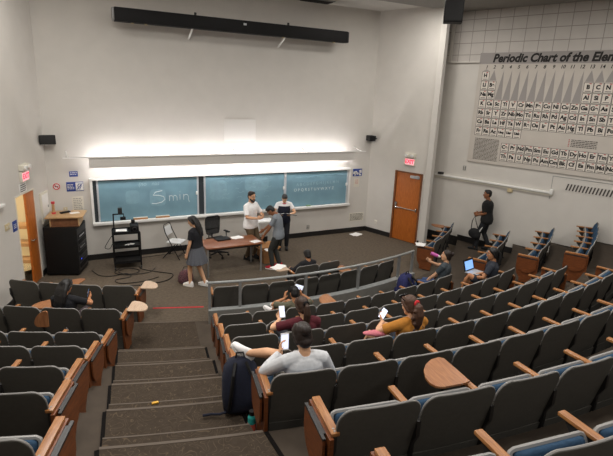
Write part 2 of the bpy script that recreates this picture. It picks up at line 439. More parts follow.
sign(at(T_left, -1.38, 2.21), .34, .2, M['white'], 'white notice with dark lines under the left exit sign', extra=bars(4, .28, .17, M['charti'], 3))
sign(at(T_left, -1.95, 1.53), .2, .22, M['signb'], 'small dark blue plate beside the open left door', extra=bars(3, .12, .1, M['white'], 4))
pb = hung('wall_cabinet', 'flush grey metal panel box on the wall behind the lectern', 'panel box', at(T_left, -.36, 1.55))
MB().box((0, 0, .02), (.42, .72, .04), bev=.005).build('frame', M['offw'], pb); MB().box((0, 0, .042), (.34, .62, .012), bev=.004).build('cabinet_door', M['white'], pb)
MB().box((.13, 0, .052), (.02, .06, .012)).build('latch', M['galv'], pb)
for x, y, lb in ((-2.28, 1.6, 'beige switch plate on the far left wall'),):
    t = hung('light_switch', lb, 'switch', at(T_left, x, y)); MB().box((0, 0, .006), (.2, .13, .012), bev=.003).build('plate', M['beige'], t)
    for sx in (-.045, .045): MB().box((sx, 0, .014), (.025, .05, .012)).build('toggle', M['offw'], t)
t = hung('wall_bracket', 'white horizontal rail on the left wall above the switch plate', 'rail', at(T_left, -2.9, 2.08)); MB().box((0, 0, .04), (1.0, .05, .08), bev=.01).build('rail_bar', M['white'], t)

# ------------------------------------------------------------------ front wall
def outlet(T, label, m, name='wall_outlet'):
    t = hung(name, label, 'outlet', T, 'wall outlets'); MB().box((0, 0, .006), (.09, .13, .012), bev=.003).build('plate', m, t)
    for sy in (-.03, .03): MB().box((0, sy, .013), (.03, .035, .004)).build('socket', M['offw'] if m is not M['offw'] else M['pgrey'], t)
outlet(at(T_front, .285, 1.37), 'beige outlet plate on the front wall left of the chalkboard', M['beige'])
outlet(at(T_front, 7.06, .31), 'steel outlet on the front wall under the right chalkboard', M['galv'])
outlet(at(T_w1, .42, .38), 'pale outlet low on the wall left of the closed door', M['offw'])
outlet(at(T_w2, 2.85, 2.41), 'grey switch plate on the wall under the periodic chart', M['galv'], 'switch_plate')
t = hung('motion_sensor', 'yellow box on the right wall under the whiteboard rail', 'sensor', at(T_w2, 4.3, 1.98)); MB().box((0, 0, .03), (.16, .13, .06), bev=.02, taper=.8).build('sensor_body', M['beige'], t)
def ear(t, th):
    MB().box((.1, 0, th+.001), (.17, .2, .002)).build('white_field', M['white'], t)
    mb = MB(); mb.tube([(.06, -.07, th+.003), (.08, -.03, th+.003), (.06, .02, th+.003), (.09, .065, th+.003), (.13, .06, th+.003), (.14, .01, th+.003), (.11, -.04, th+.003), (.10, -.08, th+.003)], .009, 6)
    mb.tube([(.03, -.085, th+.003), (.175, .085, th+.003)], .008, 6); mb.build('ear_symbol', M['signb'], t)
    bars(4, .15, .14, M['white'], 6, x0=-.095)(t, th)
sign(at(T_front, .54, 1.94), .38, .23, M['signb'], 'blue hearing assistance sign with ear symbol left of the chalkboard', extra=ear)
sign(at(T_front, .53, 2.25), .19, .13, M['signb'], 'small blue sign above the hearing assistance sign', extra=bars(2, .15, .08, M['white'], 8, y0=.01))
t = hung('no_smoking_sign', 'round red no smoking sign on the front wall above the lectern', 'sign', at(T_front, .135, 1.96))
MB().cyl((0, 0, 0), (0, 0, .006), .085, n=28).build('disc', M['white'], t)
mb = MB(); mb.tube([(.07*math.cos(a*PI/12), .07*math.sin(a*PI/12), .009) for a in range(25)], .011, 6); mb.tube([(-.05, .05, .009), (.05, -.05, .009)], .01, 6); mb.build('ring', M['signr'], t)
MB().box((0, 0, .008), (.08, .018, .004)).build('cigarette', M['charti'], t)
sign(at(T_front, .575, 1.46), .26, .46, M['offw'], 'printed paper notices taped left of the chalkboard', 'paper_notice', 'notice', extra=bars(9, .2, .4, mat('grey_print', '#9a958e', .8), 12), th=.003)
def pict(t, th):
    mb = MB(); r = random.Random(4)
    for i in range(14): mb.box((r.uniform(-.14, .14), r.uniform(-.09, .09), th+.001), (r.uniform(.02, .09), r.uniform(.02, .06), .002))
    mb.build('print', M['white'], t)
sign(at(T_front, 8.78, 1.97), .35, .24, M['signb'], 'blue printed sheet taped right of the chalkboard', 'paper_notice', 'notice', extra=pict, th=.003)
sign(at(T_front, 8.77, 1.64), .2, .27, M['offw'], 'small white sheet with red print below the blue sheet', 'paper_notice', 'notice', extra=bars(4, .12, .16, mat('pale_red_print', '#c78f86', .8), 5, y0=.03), th=.003)
sign(at(T_front, 8.85, .5), .56, .28, M['offw'], 'white sheet of dense print low on the wall near the corner', 'paper_notice', 'notice', extra=bars(6, .5, .24, M['charti'], 15), th=.003)
sign(at(T_front, 4.8, 3.3), .92, .6, mat('patch_paint', '#d9d5cf', .8), 'pale rectangular cover panel on the wall above the valance', 'wall_panel', 'panel', th=.02)
sign(at(T_front, 8.2, 4.25), .12, .16, M['wall'], 'small blank cover plate high on the front wall', 'cover_plate', 'plate', th=.012)

# chalkboards: one wide frame, three writing panels
BX0, BX1, BZ0, BZ1 = .9, 8.45, 1.0, 2.08
cb = hung('chalkboard', 'wide green chalkboard of three panels in a white metal frame', 'chalkboard', at(T_front, 0, 0))
cuts = [(1.04, 3.57), (3.76, 6.18), (6.22, 8.38)]
MB().box(((BX0+BX1)/2, (BZ0+BZ1)/2, .012), (BX1-BX0, BZ1-BZ0, .024)).build('backing', M['boardedge'], cb)
for i, (a, b) in enumerate(cuts):
    zf = .05 if i == 1 else .035
    p = MB().box(((a+b)/2, (BZ0+BZ1)/2-.01, zf), (b-a, BZ1-BZ0-.05, .02)).build('writing_panel', M['board'], cb)
    for x in (a, b): MB().box((x, (BZ0+BZ1)/2, zf+.012), (.045, BZ1-BZ0-.03, .03)).build('panel_edge', M['alu'], cb)
    mb = MB(); mb.box((b-.03, 1.62, zf+.03), (.05, .09, .04), bev=.01); mb.build('panel_pull', M['white'], cb)
mb = MB()
for x in (BX0, BX1): mb.box((x, (BZ0+BZ1)/2, .04), (.06, BZ1-BZ0+.1, .08))
mb.box(((BX0+BX1)/2, BZ1+.03, .05), (BX1-BX0, .06, .1)); mb.build('frame', M['white'], cb)
mb = MB(); mb.box(((BX0+BX1)/2, BZ0-.03, .075), (BX1-BX0+.05, .07, .15), bev=.01); mb.build('chalk_tray', M['white'], cb)
def chalk_text(body, size, x, z, m, zf, name='chalk_writing', bold=.003, shear=0, sx=1, rot=0):
    mb = MB(); add_mesh(mb, text_mesh(body, size, bold=bold, shear=shear, sx=sx), Matrix.Translation((x, z, zf)) @ Matrix.Rotation(rot, 4, 'Z')); return mb.build(name, m, cb)
zf0 = .047
mb = MB()      # "5 min" drawn as strokes
def stroke(pts, r=.007): mb.tube([(x+.02, y-.06, zf0) for x, y in pts], r, 5)
stroke([(2.60, 1.79), (2.42, 1.76), (2.36, 1.68), (2.5, 1.67), (2.63, 1.63), (2.66, 1.55), (2.58, 1.48), (2.42, 1.45), (2.32, 1.46)], .010)
def arcs(x, y, w, h): stroke([(x, y), (x, y+h*.8), (x+w*.3, y+h), (x+w*.7, y+h), (x+w, y+h*.7), (x+w, y)])
stroke([(2.78, 1.65), (2.78, 1.50)]); arcs(2.78, 1.5, .1, .14); arcs(2.88, 1.5, .1, .14)
stroke([(3.06, 1.66), (3.06, 1.52)]); stroke([(3.06, 1.73), (3.065, 1.74)]); stroke([(3.16, 1.66), (3.16, 1.51)]); arcs(3.16, 1.51, .13, .14); stroke([(3.29, 1.51), (3.31, 1.44)])
mb.build('chalk_writing', M['chalk'], cb, label='white chalk words 5 min')
chalk_text('(no   nas', .15, 2.28, 1.93, M['chalk2'], zf0, bold=.002, shear=.2)
def smear(x, y, w, h, z):
    """a wiped patch of chalk dust, thinner than a hair over the board"""
    pl = [(x+w/2*math.copysign(abs(math.cos(q))**.5, math.cos(q)), y+h/2*math.copysign(abs(math.sin(q))**.5, math.sin(q))) for q in [2*PI*k/28 for k in range(28)]]
    mb = MB(); mb.prism(pl, z-.004, z+.0006); mb.build('chalk_smear', M['smear'], cb)
for x, y, w, h in ((1.86, 1.60, .34, .36), (2.50, 1.55, .42, .46)): smear(x, y, w, h, .045)
for x, y, w, h in ((4.15, 1.66, .50, .55), (5.3, 1.78, .75, .4)): smear(x, y, w, h, .06)
r = random.Random(5)
for i, w in enumerate(('all  these  notes', 'of  the   lines  and  more', 'set  a  to  one', 'then  it  can  be', 'we  find  the  sum')):
    mb = MB()
    for q in range(4):
        x = 4.25+.42*q+r.uniform(-.05, .05); y = 1.97-.14*i+r.uniform(-.02, .02); pts = []
        n = r.randint(4, 9)
        for k in range(n): pts.append((x+.035*k, y+r.uniform(-.03, .03), .0625))
        mb.tube(pts, .0045, 4)
    mb.build('chalk_writing', M['chalk2'], cb)
chalk_text('A B C D E F G H I J K L M N', .125, 7.33, 1.70, M['chalk2'], zf0, bold=.001, rot=.025)
chalk_text('O P Q R S T U V W X Y Z', .125, 7.2, 1.52, M['chalk'], zf0, bold=.0)
mb = MB()
for q in range(5):
    x = 6.55+.36*q; y = 1.9+.01*q; mb.tube([(x+.04*k, y+r.uniform(-.03, .03), zf0) for k in range(7)], .0045, 4)
mb.build('chalk_writing', M['chalk2'], cb)
for x, w, m_, lb in ((2.03, .42, M['card'], 'tan felt eraser lying on the chalk tray, left of two'), (2.6, .4, M['card'], 'tan felt eraser lying on the chalk tray, right of two')):
    e = hung('board_eraser', lb, 'eraser', at(T_front, x, BZ0+.005, .08), 'erasers on the chalk tray'); MB().box((0, .025, 0), (.36, .05, .06), bev=.008).build('felt_pad', M['card'], e); MB().box((0, .052, 0), (.36, .012, .06), bev=.004).build('wooden_back', M['offw'], e)
e = hung('board_eraser', 'green eraser on the chalk tray under the right panel', 'eraser', at(T_front, 7.0, BZ0+.005, .08), 'erasers on the chalk tray'); MB().box((0, .02, 0), (.14, .04, .05), bev=.008).build('felt_pad', mat('green_felt', '#7d9a76', .9), e)

# light valance over the chalkboard with tubes behind it
vl = hung('light_valance', 'long grey light valance on brackets above the chalkboard', 'light fixture', at(T_front, 0, 0))
VY = .45
MB().box((4.60, 2.57, VY), (7.47, .245, .02)).build('valance_board', mat('valance_grey', '#cfcbc4', .7), vl)
MB().box((4.52, 2.70, VY+.01), (8.42, .025, .05)).build('top_rail', M['white'], vl)
for x in (.42, 2.35, 4.6, 6.75, 8.6):
    MB().tube([(x, 2.70, VY), (x-.01, 2.73, VY*.5), (x-.01, 2.80, .01)], .014, 6).build('bracket', M['white'], vl)
for i in range(6):
    x = 1.50+1.24*i
    MB().cyl((x-.58, 2.525, VY-.12), (x+.58, 2.525, VY-.12), .019, n=8).build('fluorescent_tube', M['tube'], vl)
    MB().box((x, 2.525, VY-.045), (1.2, .06, .06)).build('tube_housing', M['white'], vl)

# projection screen box hung high on the front wall
sc = hung('projection_screen', 'long black projection screen case on brackets high on the front wall', 'screen', at(T_front, 0, 0))
SY = .5
MB().box((4.68, 5.91, SY), (6.12, .30, .22), bev=.012).build('case', M['black'], sc)
for x in (1.62, 7.74): MB().box((x+(.03 if x > 4 else -.03), 5.91, SY), (.05, .29, .21), bev=.03).build('end_cap', M['dark'] if x > 4 else M['galv'], sc)
for x, dx in ((3.42, -.02), (5.90, -.02)):
    MB().tube([(x+dx, 5.77, SY-.02), (x, 5.56, 0)], .028, 6).build('brace', M['white'], sc)
    MB().cyl((x+.05, 6.06, SY), (x+.05, 6.13, SY), .03).build('hanger_bolt', M['dark'], sc)
MB().box((4.7, 5.97, SY+.112), (.08, .05, .006)).build('maker_plate', M['alu'], sc)
for x in (2.0, 2.3, 5.8, 7.35): MB().box((x, 5.75, SY+.02), (.06, .03, .05)).build('pull_tab', M['beige'], sc)

av_ = thing('air_vent', 'grey ceiling air vent close to the front wall', 'vent', (6.85, 12.78, CEIL-.012))
MB().box((0, 0, 0), (.95, .42, .024)).build('vent_frame', M['galv'], av_)
for i in range(7): MB().box((0, -.15+.05*i, -.02), (.85, .022, .02), Matrix.Rotation(.5, 3, 'X')).build('slat', M['dark'], av_)
# loudspeakers
def speaker(T, w, h, d, label):
    t = hung('loudspeaker', label, 'speaker', T, 'loudspeakers'); MB().box((0, 0, d/2+.1), (w, h, d), bev=.012).build('cabinet', M['black'], t)
    MB().box((0, 0, d+.103), (w*.9, h*.88, .012), bev=.004).build('grille', M['blackm'], t); MB().tube([(0, 0, 0), (0, -.03, .06), (0, 0, .12)], .018, 6).build('mount_arm', M['dark'], t)
speaker(at(T_front, .04, 3.1), .34, .2, .2, 'small black loudspeaker in the front left corner')
speaker(at(T_w1, .22, 3.07) @ Matrix.Rotation(-.5, 4, 'Y'), .3, .17, .2, 'small black loudspeaker in the front right corner')
t = thing('loudspeaker', 'tall black loudspeaker hanging from the ceiling before the tiled wall', 'speaker', (7.36, 8.0, 5.83), math.radians(-40), 'loudspeakers')
MB().box((0, 0, .45), (.36, .3, .9), bev=.012).build('cabinet', M['black'], t); MB().box((0, -.155, .45), (.32, .012, .84), bev=.004).build('grille', M['blackm'], t)
MB().tube([(0, 0, .88), (0, 0, CEIL-5.83)], .02).build('hanger', M['dark'], t)

# right wall: door, panel outlines, whiteboard rail, vent grille
mb = MB()
for x in (DR0+.02, DR1-.02): mb.box((x, DRH/2, -.05), (.05, DRH, .16))
mb.box(((DR0+DR1)/2, DRH-.015, -.05), (DR1-DR0, .04, .16)); o = mb.build('trim_10', wood('frame_wood', '#6a3c1c', '#7d4a24', .5)); o.matrix_world = T_w1; struct(o)
dr = thing('door_2', '', 'door'); del dr['category']; del dr['label']; dr['kind'] = 'structure'; dr.matrix_world = at(T_w1, (DR0+DR1)/2, 0, -.03)
dw = DR1-DR0-.1
MB().box((0, DRH/2-.01, 0), (dw, DRH-.05, .045), bev=.003).build('door_leaf', M['door'], dr)
mb = MB(); mb.tube([(-dw/2+.09, 1.06, .05), (-dw/2+.1, 1.06, .11), (dw/2-.08, 1.06, .11), (dw/2-.06, 1.06, .05)], .018, 8); mb.box((-dw/2+.08, 1.1, .05), (.07, .22, .06), bev=.008); mb.box((dw/2-.06, 1.06, .05), (.05, .12, .06), bev=.008); mb.build('panic_bar', M['chrome'], dr)
mb = MB(); mb.box((dw/2-.2, DRH-.12, .06), (.3, .08, .07), bev=.01); mb.tube([(dw/2-.28, DRH-.1, .1), (dw/2-.05, DRH-.06, .12)], .012, 6); mb.build('door_closer', M['alu'], dr)
wr = hung('whiteboard_rail', 'long white screen rail along the right wall below the chart', 'rail', at(T_w2, 0, 0))
MB().box((3.68, 2.1, .04), (3.5, .05, .08), bev=.01).build('rail_bar', M['white'], wr); MB().box((3.68, 2.04, .02), (3.5, .05, .04)).build('rail_lip', M['offw'], wr)
MB().box((5.40, 2.13, .05), (.09, .14, .1), bev=.02).build('end_stop', M['white'], wr); MB().box((2.12, 2.16, .06), (.16, .07, .1), bev=.015).build('roller', M['dark'], wr)
mb = MB()
for a, b in (((5.36, 2.54), (9.5, 2.54)), ((5.36, 1.93), (5.36, 2.54))):
    mb.box(((a[0]+b[0])/2, (a[1]+b[1])/2, .004), (abs(a[0]-b[0])+.012, abs(a[1]-b[1])+.012, .008))
o = mb.build('trim_11', M['galv']); o.matrix_world = T_w2; struct(o)
vg = hung('vent_grille', 'long slanted louvre vent on the right wall under the chart', 'vent', at(T_w2, 5.66, 2.31))
MB().box((.75, 0, .003), (1.54, .22, .006)).build('vent_frame', M['wall'], vg)
mb = MB()
for i in range(19): mb.prism([(.05+.078*i, -.085), (.085+.078*i, -.085), (.125+.078*i, .085), (.09+.078*i, .085)], .006, .014)
mb.build('louvres', mat('vent_dark', '#4b4641', .8), vg)
mb = MB(); mb.box((2.0, (CEIL+TILE_Z)/2, .03), (.1, CEIL-TILE_Z, .06)); mb.box((2.46, TILE_Z, .03), (.95, .03, .06)); o = mb.build('trim_12', M['wall']); o.matrix_world = T_w2; struct(o)

# periodic chart
PX0, PX1, PZ0, PZ1 = 2.92, 7.16, 2.63, 5.63
pc = hung('periodic_chart', 'huge periodic chart of the elements on the right wall', 'wall chart', at(T_w2, 0, 0, .026))
MB().box(((PX0+PX1)/2, (PZ0+PZ1)/2, .004), (PX1-PX0, PZ1-PZ0, .008)).build('sheet', M['chart'], pc)
MB().box(((PX0+PX1)/2, 5.485, .009), (PX1-PX0, .29, .004)).build('title_band', M['chartg'], pc)
mb = MB(); text_into(mb, 'Periodic Chart of the Elements', .29, 3.30, 5.475, .012, bold=.012, shear=.22, align='LEFT', sx=.955); mb.build('title_lettering', M['charti'], pc)
cw, rh = .222, .25; cx0 = 3.15
def cx(c): return cx0+cw*(c-1)
rowz = [5.02, 4.77, 4.52, 4.27, 4.02, 3.77, 3.52]
tab = {0: {1: 'H', 18: 'He'}, 1: dict(zip((1, 2, 13, 14, 15, 16, 17, 18), 'Li Be B C N O F Ne'.split())), 2: dict(zip((1, 2, 13, 14, 15, 16, 17, 18), 'Na Mg Al Si P S Cl Ar'.split())),
       3: dict(zip(range(1, 19), 'K Ca Sc Ti V Cr Mn Fe Co Ni Cu Zn Ga Ge As Se Br Kr'.split())), 4: dict(zip(range(1, 19), 'Rb Sr Y Zr Nb Mo Tc Ru Rh Pd Ag Cd In Sn Sb Te I Xe'.split())),
       5: dict(zip(range(1, 19), 'Cs Ba La Hf Ta W Re Os Ir Pt Au Hg Tl Pb Bi Po At Rn'.split())), 6: dict(zip(range(1, 7), 'Fr Ra Ac Unq Unp Unh'.split()))}
cells = [(cx(c), rowz[rw], s_) for rw, d in tab.items() for c, s_ in d.items()]
cells += [(3.98+cw*i, 3.13, s_) for i, s_ in enumerate('Ce Pr Nd Pm Sm Eu Gd Tb Dy Ho Er Tm Yb Lu'.split())]
cells += [(3.98+cw*i, 2.875, s_) for i, s_ in enumerate('Th Pa U Np Pu Am Cm Bk Cf Es Fm Md No Lr'.split())]
bk, fc, sy, rd = MB(), MB(), MB(), MB()
cache = {}
for x, z, s_ in cells:
    bk.box((x, z, .0088), (cw-.006, rh-.012, .002)); fc.box((x, z, .0095), (cw-.026, rh-.03, .003))
    text_into(sy, s_, .135 if len(s_) < 3 else .085, x-.005, z+.012, .012, bold=.007); sy.box((x, z-.083, .0115), (cw*.62, .014, .002)); rd.box((x+.035, z+.092, .0115), (.05, .02, .002))
bk.build('cell_borders', M['charti'], pc); fc.build('cells', M['cell'], pc); sy.build('element_symbols', M['charti'], pc); rd.build('red_numbers', M['chartr'], pc)
mb = MB()
for c in range(1, 19): text_into(mb, str(c), .12, cx(c), 5.255, .0095, bold=.003, shear=.2)
mb.build('column_numbers', M['charti'], pc)
mb = MB()
for c in range(3, 13): mb.prism([(cx(c)-.10, 4.40), (cx(c)+.10, 4.40), (cx(c)+.06, 5.18)], .0085, .0105)
for c in [2]+list(range(13, 18)): mb.prism([(cx(c)-.10, 4.905), (cx(c)+.10, 4.905), (cx(c)+.01, 5.18)], .0085, .0105)
for c in (1, 18): mb.prism([(cx(c)-.10, 5.15), (cx(c)+.10, 5.15), (cx(c), 5.2)], .0085, .0105)
mb.build('grey_wedges', M['chartg'], pc)
bars(17, .72, .62, M['charti'], 21, x0=3.44, y0=3.02)(pc, .0095)
bars(5, .6, .2, M['charti'], 22, x0=5.95, y0=3.42)(pc, .0095)
mb = MB(); [mb.box((5.6, 3.5-.04*i, .011), (.025, .022, .002)) for i in range(5)]; mb.build('red_dots', M['chartr'], pc)
# ------------------------------------------------------------------ auditorium seats
PITCH = .58
def hw(z):
    """half width of the back shell at height z"""
    if z < .71: return .278
    t = min(1, (z-.71)/.11); return .278-.085+.085*math.sqrt(max(0, 1-t*t))
def yb(z): return .13*(1-(z-.26)/.56)          # rear face leans back towards the top
ZS = [.26, .36, .46, .56, .66, .71, .74, .77, .79, .805, .815, .82]
XS = [-1, -.85, -.6, -.3, 0, .3, .6, .85, 1]
def back_pt(z, t, off, k=1): return V((hw(z)*k*t, yb(z)+off+.012*t*t, z))
def seat_meshes():
    D = {}
    mb = MB(); mb.grid([[back_pt(z, t, 0) for t in XS] for z in ZS], [[back_pt(z, t, .022) for t in XS] for z in ZS]); D['backrest'] = mb.mesh('backrest', M['shell'], 60)
    mb = MB(); e = [back_pt(z, -1, .011) for z in ZS[4:]]+[back_pt(.82, t, .011) for t in XS[1:-1]]+[back_pt(z, 1, .011) for z in ZS[:3:-1]]
    mb.tube(e, .0085, 6); D['edge_trim'] = mb.mesh('edge_trim', M['rim'])
    mb = MB(); zz = [.36, .40, .5, .6, .66, .71, .75, .775, .79]; o_ = [.03, .055, .06, .06, .058, .055, .05, .04, .03]
    mb.grid([[back_pt(z, t, .018, .93) for t in XS] for z in zz], [[back_pt(z, t, o*(1 if abs(t) < .9 else .6), .93) for t in XS] for z, o in zip(zz, o_)]); D['back_cushion'] = mb.mesh('back_cushion', M['blue'], 70)
    def pan(ang, kk=1):
        # hinge (0,.15,.43); local u along the pan, w its thickness
        c, s_ = math.cos(ang), math.sin(ang)
        P = lambda x, u, w: V((x, .16+u*c-w*s_, .41+u*s_+w*c))
        us = [q*kk for q in (0, .03, .15, .30, .37, .40, .415)]; ws = [.215, .235, .245, .245, .243, .235, .215]
        a = MB(); a.grid([[P(w*t, u, -.045+.02*(abs(t) > .8)) for t in XS] for u, w in zip(us, ws)], [[P(w*t, u, .0) for t in XS] for u, w in zip(us, ws)])
        b = MB(); b.grid([[P(w*t*.93, u*.93+.01, .0) for t in XS] for u, w in zip(us, ws)], [[P(w*t*.93, u*.93+.01, .05*(1 if abs(t) < .9 else .45)*(1 if 0 < i < 6 else .6)) for t in XS] for i, (u, w) in enumerate(zip(us, ws))])
        r = MB(); r.tube([P(-.222, .04, 0)]+[P(-w, u, 0) for u, w in zip(us[2:], ws[2:])]+[P(w, u, 0) for u, w in zip(us[:1:-1], ws[:1:-1])]+[P(.222, .05, 0)], .016, 6)
        return a.mesh('seat_pan', M['shell'], 60), b.mesh('seat_cushion', M['blue'], 70), r.mesh('seat_edge', M['rim'])
    D['up'] = pan(math.radians(66), .61); D['down'] = pan(math.radians(4))
    mb = MB(); mb.grid([[V((x, .12+.02*(z<.2), z)) for x in (-.285, -.1, .1, .285)] for z in (.07, .16, .29)], [[V((x, .15+.02*(z<.2), z)) for x in (-.285, -.1, .1, .285)] for z in (.07, .16, .29)])
    D['kick_panel'] = mb.mesh('kick_panel', M['shell'])
    for s_, nm in ((-1, 'L'), (1, 'R')):
        x = s_*PITCH/2
        mb = MB(); mb.box((x, .275, .635), (.052, .36, .026), bev=.006); D['arm'+nm] = mb.mesh('armrest', M['arm']); mb = MB(); mb.box((x, .25, .635), (.058, .42, .026), bev=.006); D['longarm'+nm] = mb.mesh('armrest', M['arm'])
        mb = MB(); mb.prism([(.08, .0), (.30, .0), (.29, .03), (.23, .05), (.24, .42), (.40, .60), (.40, .622), (.05, .622), (.05, .50), (.10, .40), (.11, .05), (.08, .03)], -.014, .014, Matrix(((0, 0, 1, x), (1, 0, 0, 0), (0, 1, 0, 0), (0, 0, 0, 1))))
        D['post'+nm] = mb.mesh('arm_post', M['dark'])
        mb = MB()
        for dy in (.065, .09) if 1 else (): mb.cyl((x, dy, .648), (x, dy, .6495), .008, n=8)
        D['bolt'+nm] = mb.mesh('bolt', M['rim'])
        # aisle end: wooden panel and the folded writing tablet hanging outside it
        xo = x+s_*.03
        TP = lambda x_: Matrix(((0, 0, 1, x_), (1, 0, 0, 0), (0, 1, 0, 0), (0, 0, 0, 1)))
        mb = MB(); mb.prism([(.02, .62), (.02, .30), (.07, .12), (.07, .03), (.37, .03), (.37, .12), (.44, .22), (.47, .36), (.47, .62)], -.014, .014, TP(xo)); D['end'+nm] = mb.mesh('end_panel', M['panel'])
        mb = MB(); pl = [(.05, .60), (.05, .585)]+[(.25+.20*math.cos(a), .44+.17*math.sin(a)) for a in [PI+PI*i/10 for i in range(11)]]+[(.45, .60)]
        mb.prism(pl, -.009, .009, TP(xo+s_*.04)); D['fold'+nm] = mb.mesh('folded_tablet', M['panel'])
        mb = MB(); mb.box((xo+s_*.04, .25, .605), (.022, .40, .018)); mb.box((xo+s_*.024, .25, .60), (.02, .3, .03)); D['hinge'+nm] = mb.mesh('tablet_hinge', M['dark'])
    # writing tablets on the right arm: out over the lap, swung out sideways, or raised upright
    pl = [(.27, .30), (.27, .64), (.24, .67), (.16, .655), (.08, .60), (.02, .53), (-.02, .44), (-.03, .36), (-.01, .31), (.03, .285), (.22, .285)]
    hx = PITCH/2
    for nm, m, tf in (('tab', M['tabl'], lambda x, y: (x, y)), ('pale', M['tabl2'], lambda x, y: (2*hx-x+.0, y-.02)), ('paleL', M['tabl2'], lambda x, y: (-2*hx+x, y-.02)), ('out', M['tabl'], lambda x, y: (2*hx-x, y-.02))):
        mb = MB(); mb.prism([tf(x, y) for x, y in pl], .664, .68); D['tablet_'+nm] = mb.mesh('writing_tablet', m)
    for nm, sg in (('R', 1), ('L', -1)):
        mb = MB(); mb.tube([(sg*hx, .38, .60), (sg*hx, .44, .63), (sg*(hx-.03), .46, .662)], .014, 6); D['tabarm'+nm] = mb.mesh('tablet_arm', M['dark'])
    mb = MB(); mb.prism([(x*.62-.12, y*.62+.50) for x, y in pl], -.008, .008, Matrix(((1, 0, 0, 0), (0, 0, 1, .44), (0, 1, 0, 0), (0, 0, 0, 1)))); D['tablet_raised'] = mb.mesh('writing_tablet', M['tabl'])
    return D
SM = seat_meshes()
SEATS = {}
def make_seat(R, deg, z, label, group, sx=1, down=False, right_arm=False, end=None, tablet=None, sz=1):
    p = polar(R, deg, z)
    t = thing('auditorium_seat', label, 'seat', p, math.radians(deg), group); t.scale = (sx, 1, sz)
    b = link('backrest', SM['backrest'], t); link('edge_trim', SM['edge_trim'], b, 'pale grey worn edge'); link('back_cushion', SM['back_cushion'], b, 'blue fabric cushion')
    pn = SM['down' if down else 'up']; q = link('seat_pan', pn[0], t); link('seat_cushion', pn[1], q, 'blue fabric cushion'); link('seat_edge', pn[2], q, 'pale grey worn edge')
    link('kick_panel', SM['kick_panel'], t)
    for s_ in (['L', 'R'] if right_arm else ['L']):
        a = link('armrest', SM[('longarm' if end == s_ else 'arm')+s_], t, 'wooden arm cap'); link('arm_post', SM['post'+s_], t)
        if end == s_: link('bolt', SM['bolt'+s_], a)
    if end:
        e = link('end_panel', SM['end'+end], t, 'brown wooden end panel'); link('folded_tablet', SM['fold'+end], e); link('tablet_hinge', SM['hinge'+end], e)
    if tablet:
        link('writing_tablet', SM['tablet_'+tablet], t, 'wooden writing tablet'); link('tablet_arm', SM['tabarm'+('L' if tablet == 'paleL' else 'R')], t)
    return t
ORD = 'zeroth first second third fourth fifth sixth seventh eighth ninth tenth eleventh twelfth thirteenth'.split()
def row(key, R, z, start, pitch, n, labelf, group, end_left=False, end_right=False, down=(), tablets={}, frm='left', sz=1):
    for i in range(n):
        deg = start+pitch*(i+.5)
        sx = math.radians(pitch)*R/PITCH
        j = i+1 if frm == 'left' else n-i
        e = 'L' if (end_left and i == 0) else ('R' if (end_right and i == n-1) else None)
        SEATS[key, i] = make_seat(R, deg, z, labelf(j, i in down, tablets.get(i)), group, sx, i in down, i == n-1, e, tablets.get(i), sz)
def lab_c(rowtxt):
    return lambda j, occ, tab: ('grey seat with tablet out, ' if tab else 'grey folding seat, ')+ORD[j]+' from the stairs in '+rowtxt
# rows of the centre block: name, radius of the back, floor, start angle, pitch, number
row('A', 8.2, 0, -.3, 4.05, 2, lambda j, occ, tab: ['', 'grey tablet seat under the black-haired sitter in front of the railing', 'empty grey seat right of the black-haired sitter, in front of the railing'][j], 'loose front seats before the railing', tablets={0: 'paleL'}, down=(0,), sz=.95)
row('B', 8.85, 0, -13.1, 3.54, 8, lambda j, occ, tab: ('grey tablet seat, ' if tab else 'grey folding seat, ')+ORD[j]+' from the stairs in the row before the railing', 'seats of the railing row', down=(), tablets={5: 'tab'}, sz=.95)
CB = 'seats of the centre block'
row('C', 10.55, tz(0), -13.35, 2.97, 9, lab_c('the first row behind the railing'), CB, True, True, down=(2, 8), tablets={3: 'tab'})
row('D', 11.5, tz(1), -13.3, 2.99, 10, lab_c('the second row behind the railing'), CB, True, True, down=(9,))
row('E', 12.39, tz(2), -13.3, 2.735, 11, lab_c('the third row behind the railing'), CB, True, True, down=(1,))
row('F', 13.28, tz(3), -13.37, 2.5, 12, lab_c('the fourth row behind the railing'), CB, True, True, down=(3,))
row('G', 14.16, tz(4), -12.7, 2.385, 12, lab_c('the fifth row behind the railing'), CB, True, True, down=(0,))
row('H', 15.1, tz(5), -11.75, 2.34, 11, lab_c('the sixth row behind the railing'), CB, True, False, tablets={1: 'tab'})
row('I', 16.02, tz(6), -11.5, 2.28, 8, lab_c('the nearest centre row'), CB, True, False)
LBk = 'seats of the left block'
def lab_l(rowtxt): return lambda j, occ, tab: ('grey tablet seat, ' if tab else 'grey seat, ')+ORD[j]+' from the stairs in '+rowtxt
LR = [('L1', 8.78, 0, -22.4, 3.95, 4, 'the front row of the left block', (), {3: 'pale', 1: 'tab'}), ('L2', 10.2, tz(0), -21.7, 3.45, 4, 'the second row of the left block', (2,), {3: 'pale', 1: 'tab'}),
      ('L3', 11.52, tz(1), -21.2, 2.93, 4, 'the third row of the left block', (), {2: 'raised'}), ('L4', 12.4, tz(2), -20.8, 2.65, 4, 'the fourth row of the left block', (), {}),
      ('L5', 13.3, tz(3), -20.3, 2.5, 4, 'the fifth row of the left block', (), {}), ('L6', 14.15, tz(4), -19.55, 2.4, 4, 'the sixth row of the left block', (), {}), ('L7', 15.05, tz(5), -18.55, 2.3, 4, 'the nearest row of the left block', (), {})]
for key, R, z, e, pt, n, txt, dn, tb in LR:
    row(key, R, z, e-pt*n, pt, n, lab_l(txt), LBk, False, True, dn, tb, 'right', 1.0)
RBk = 'seats of the right block'
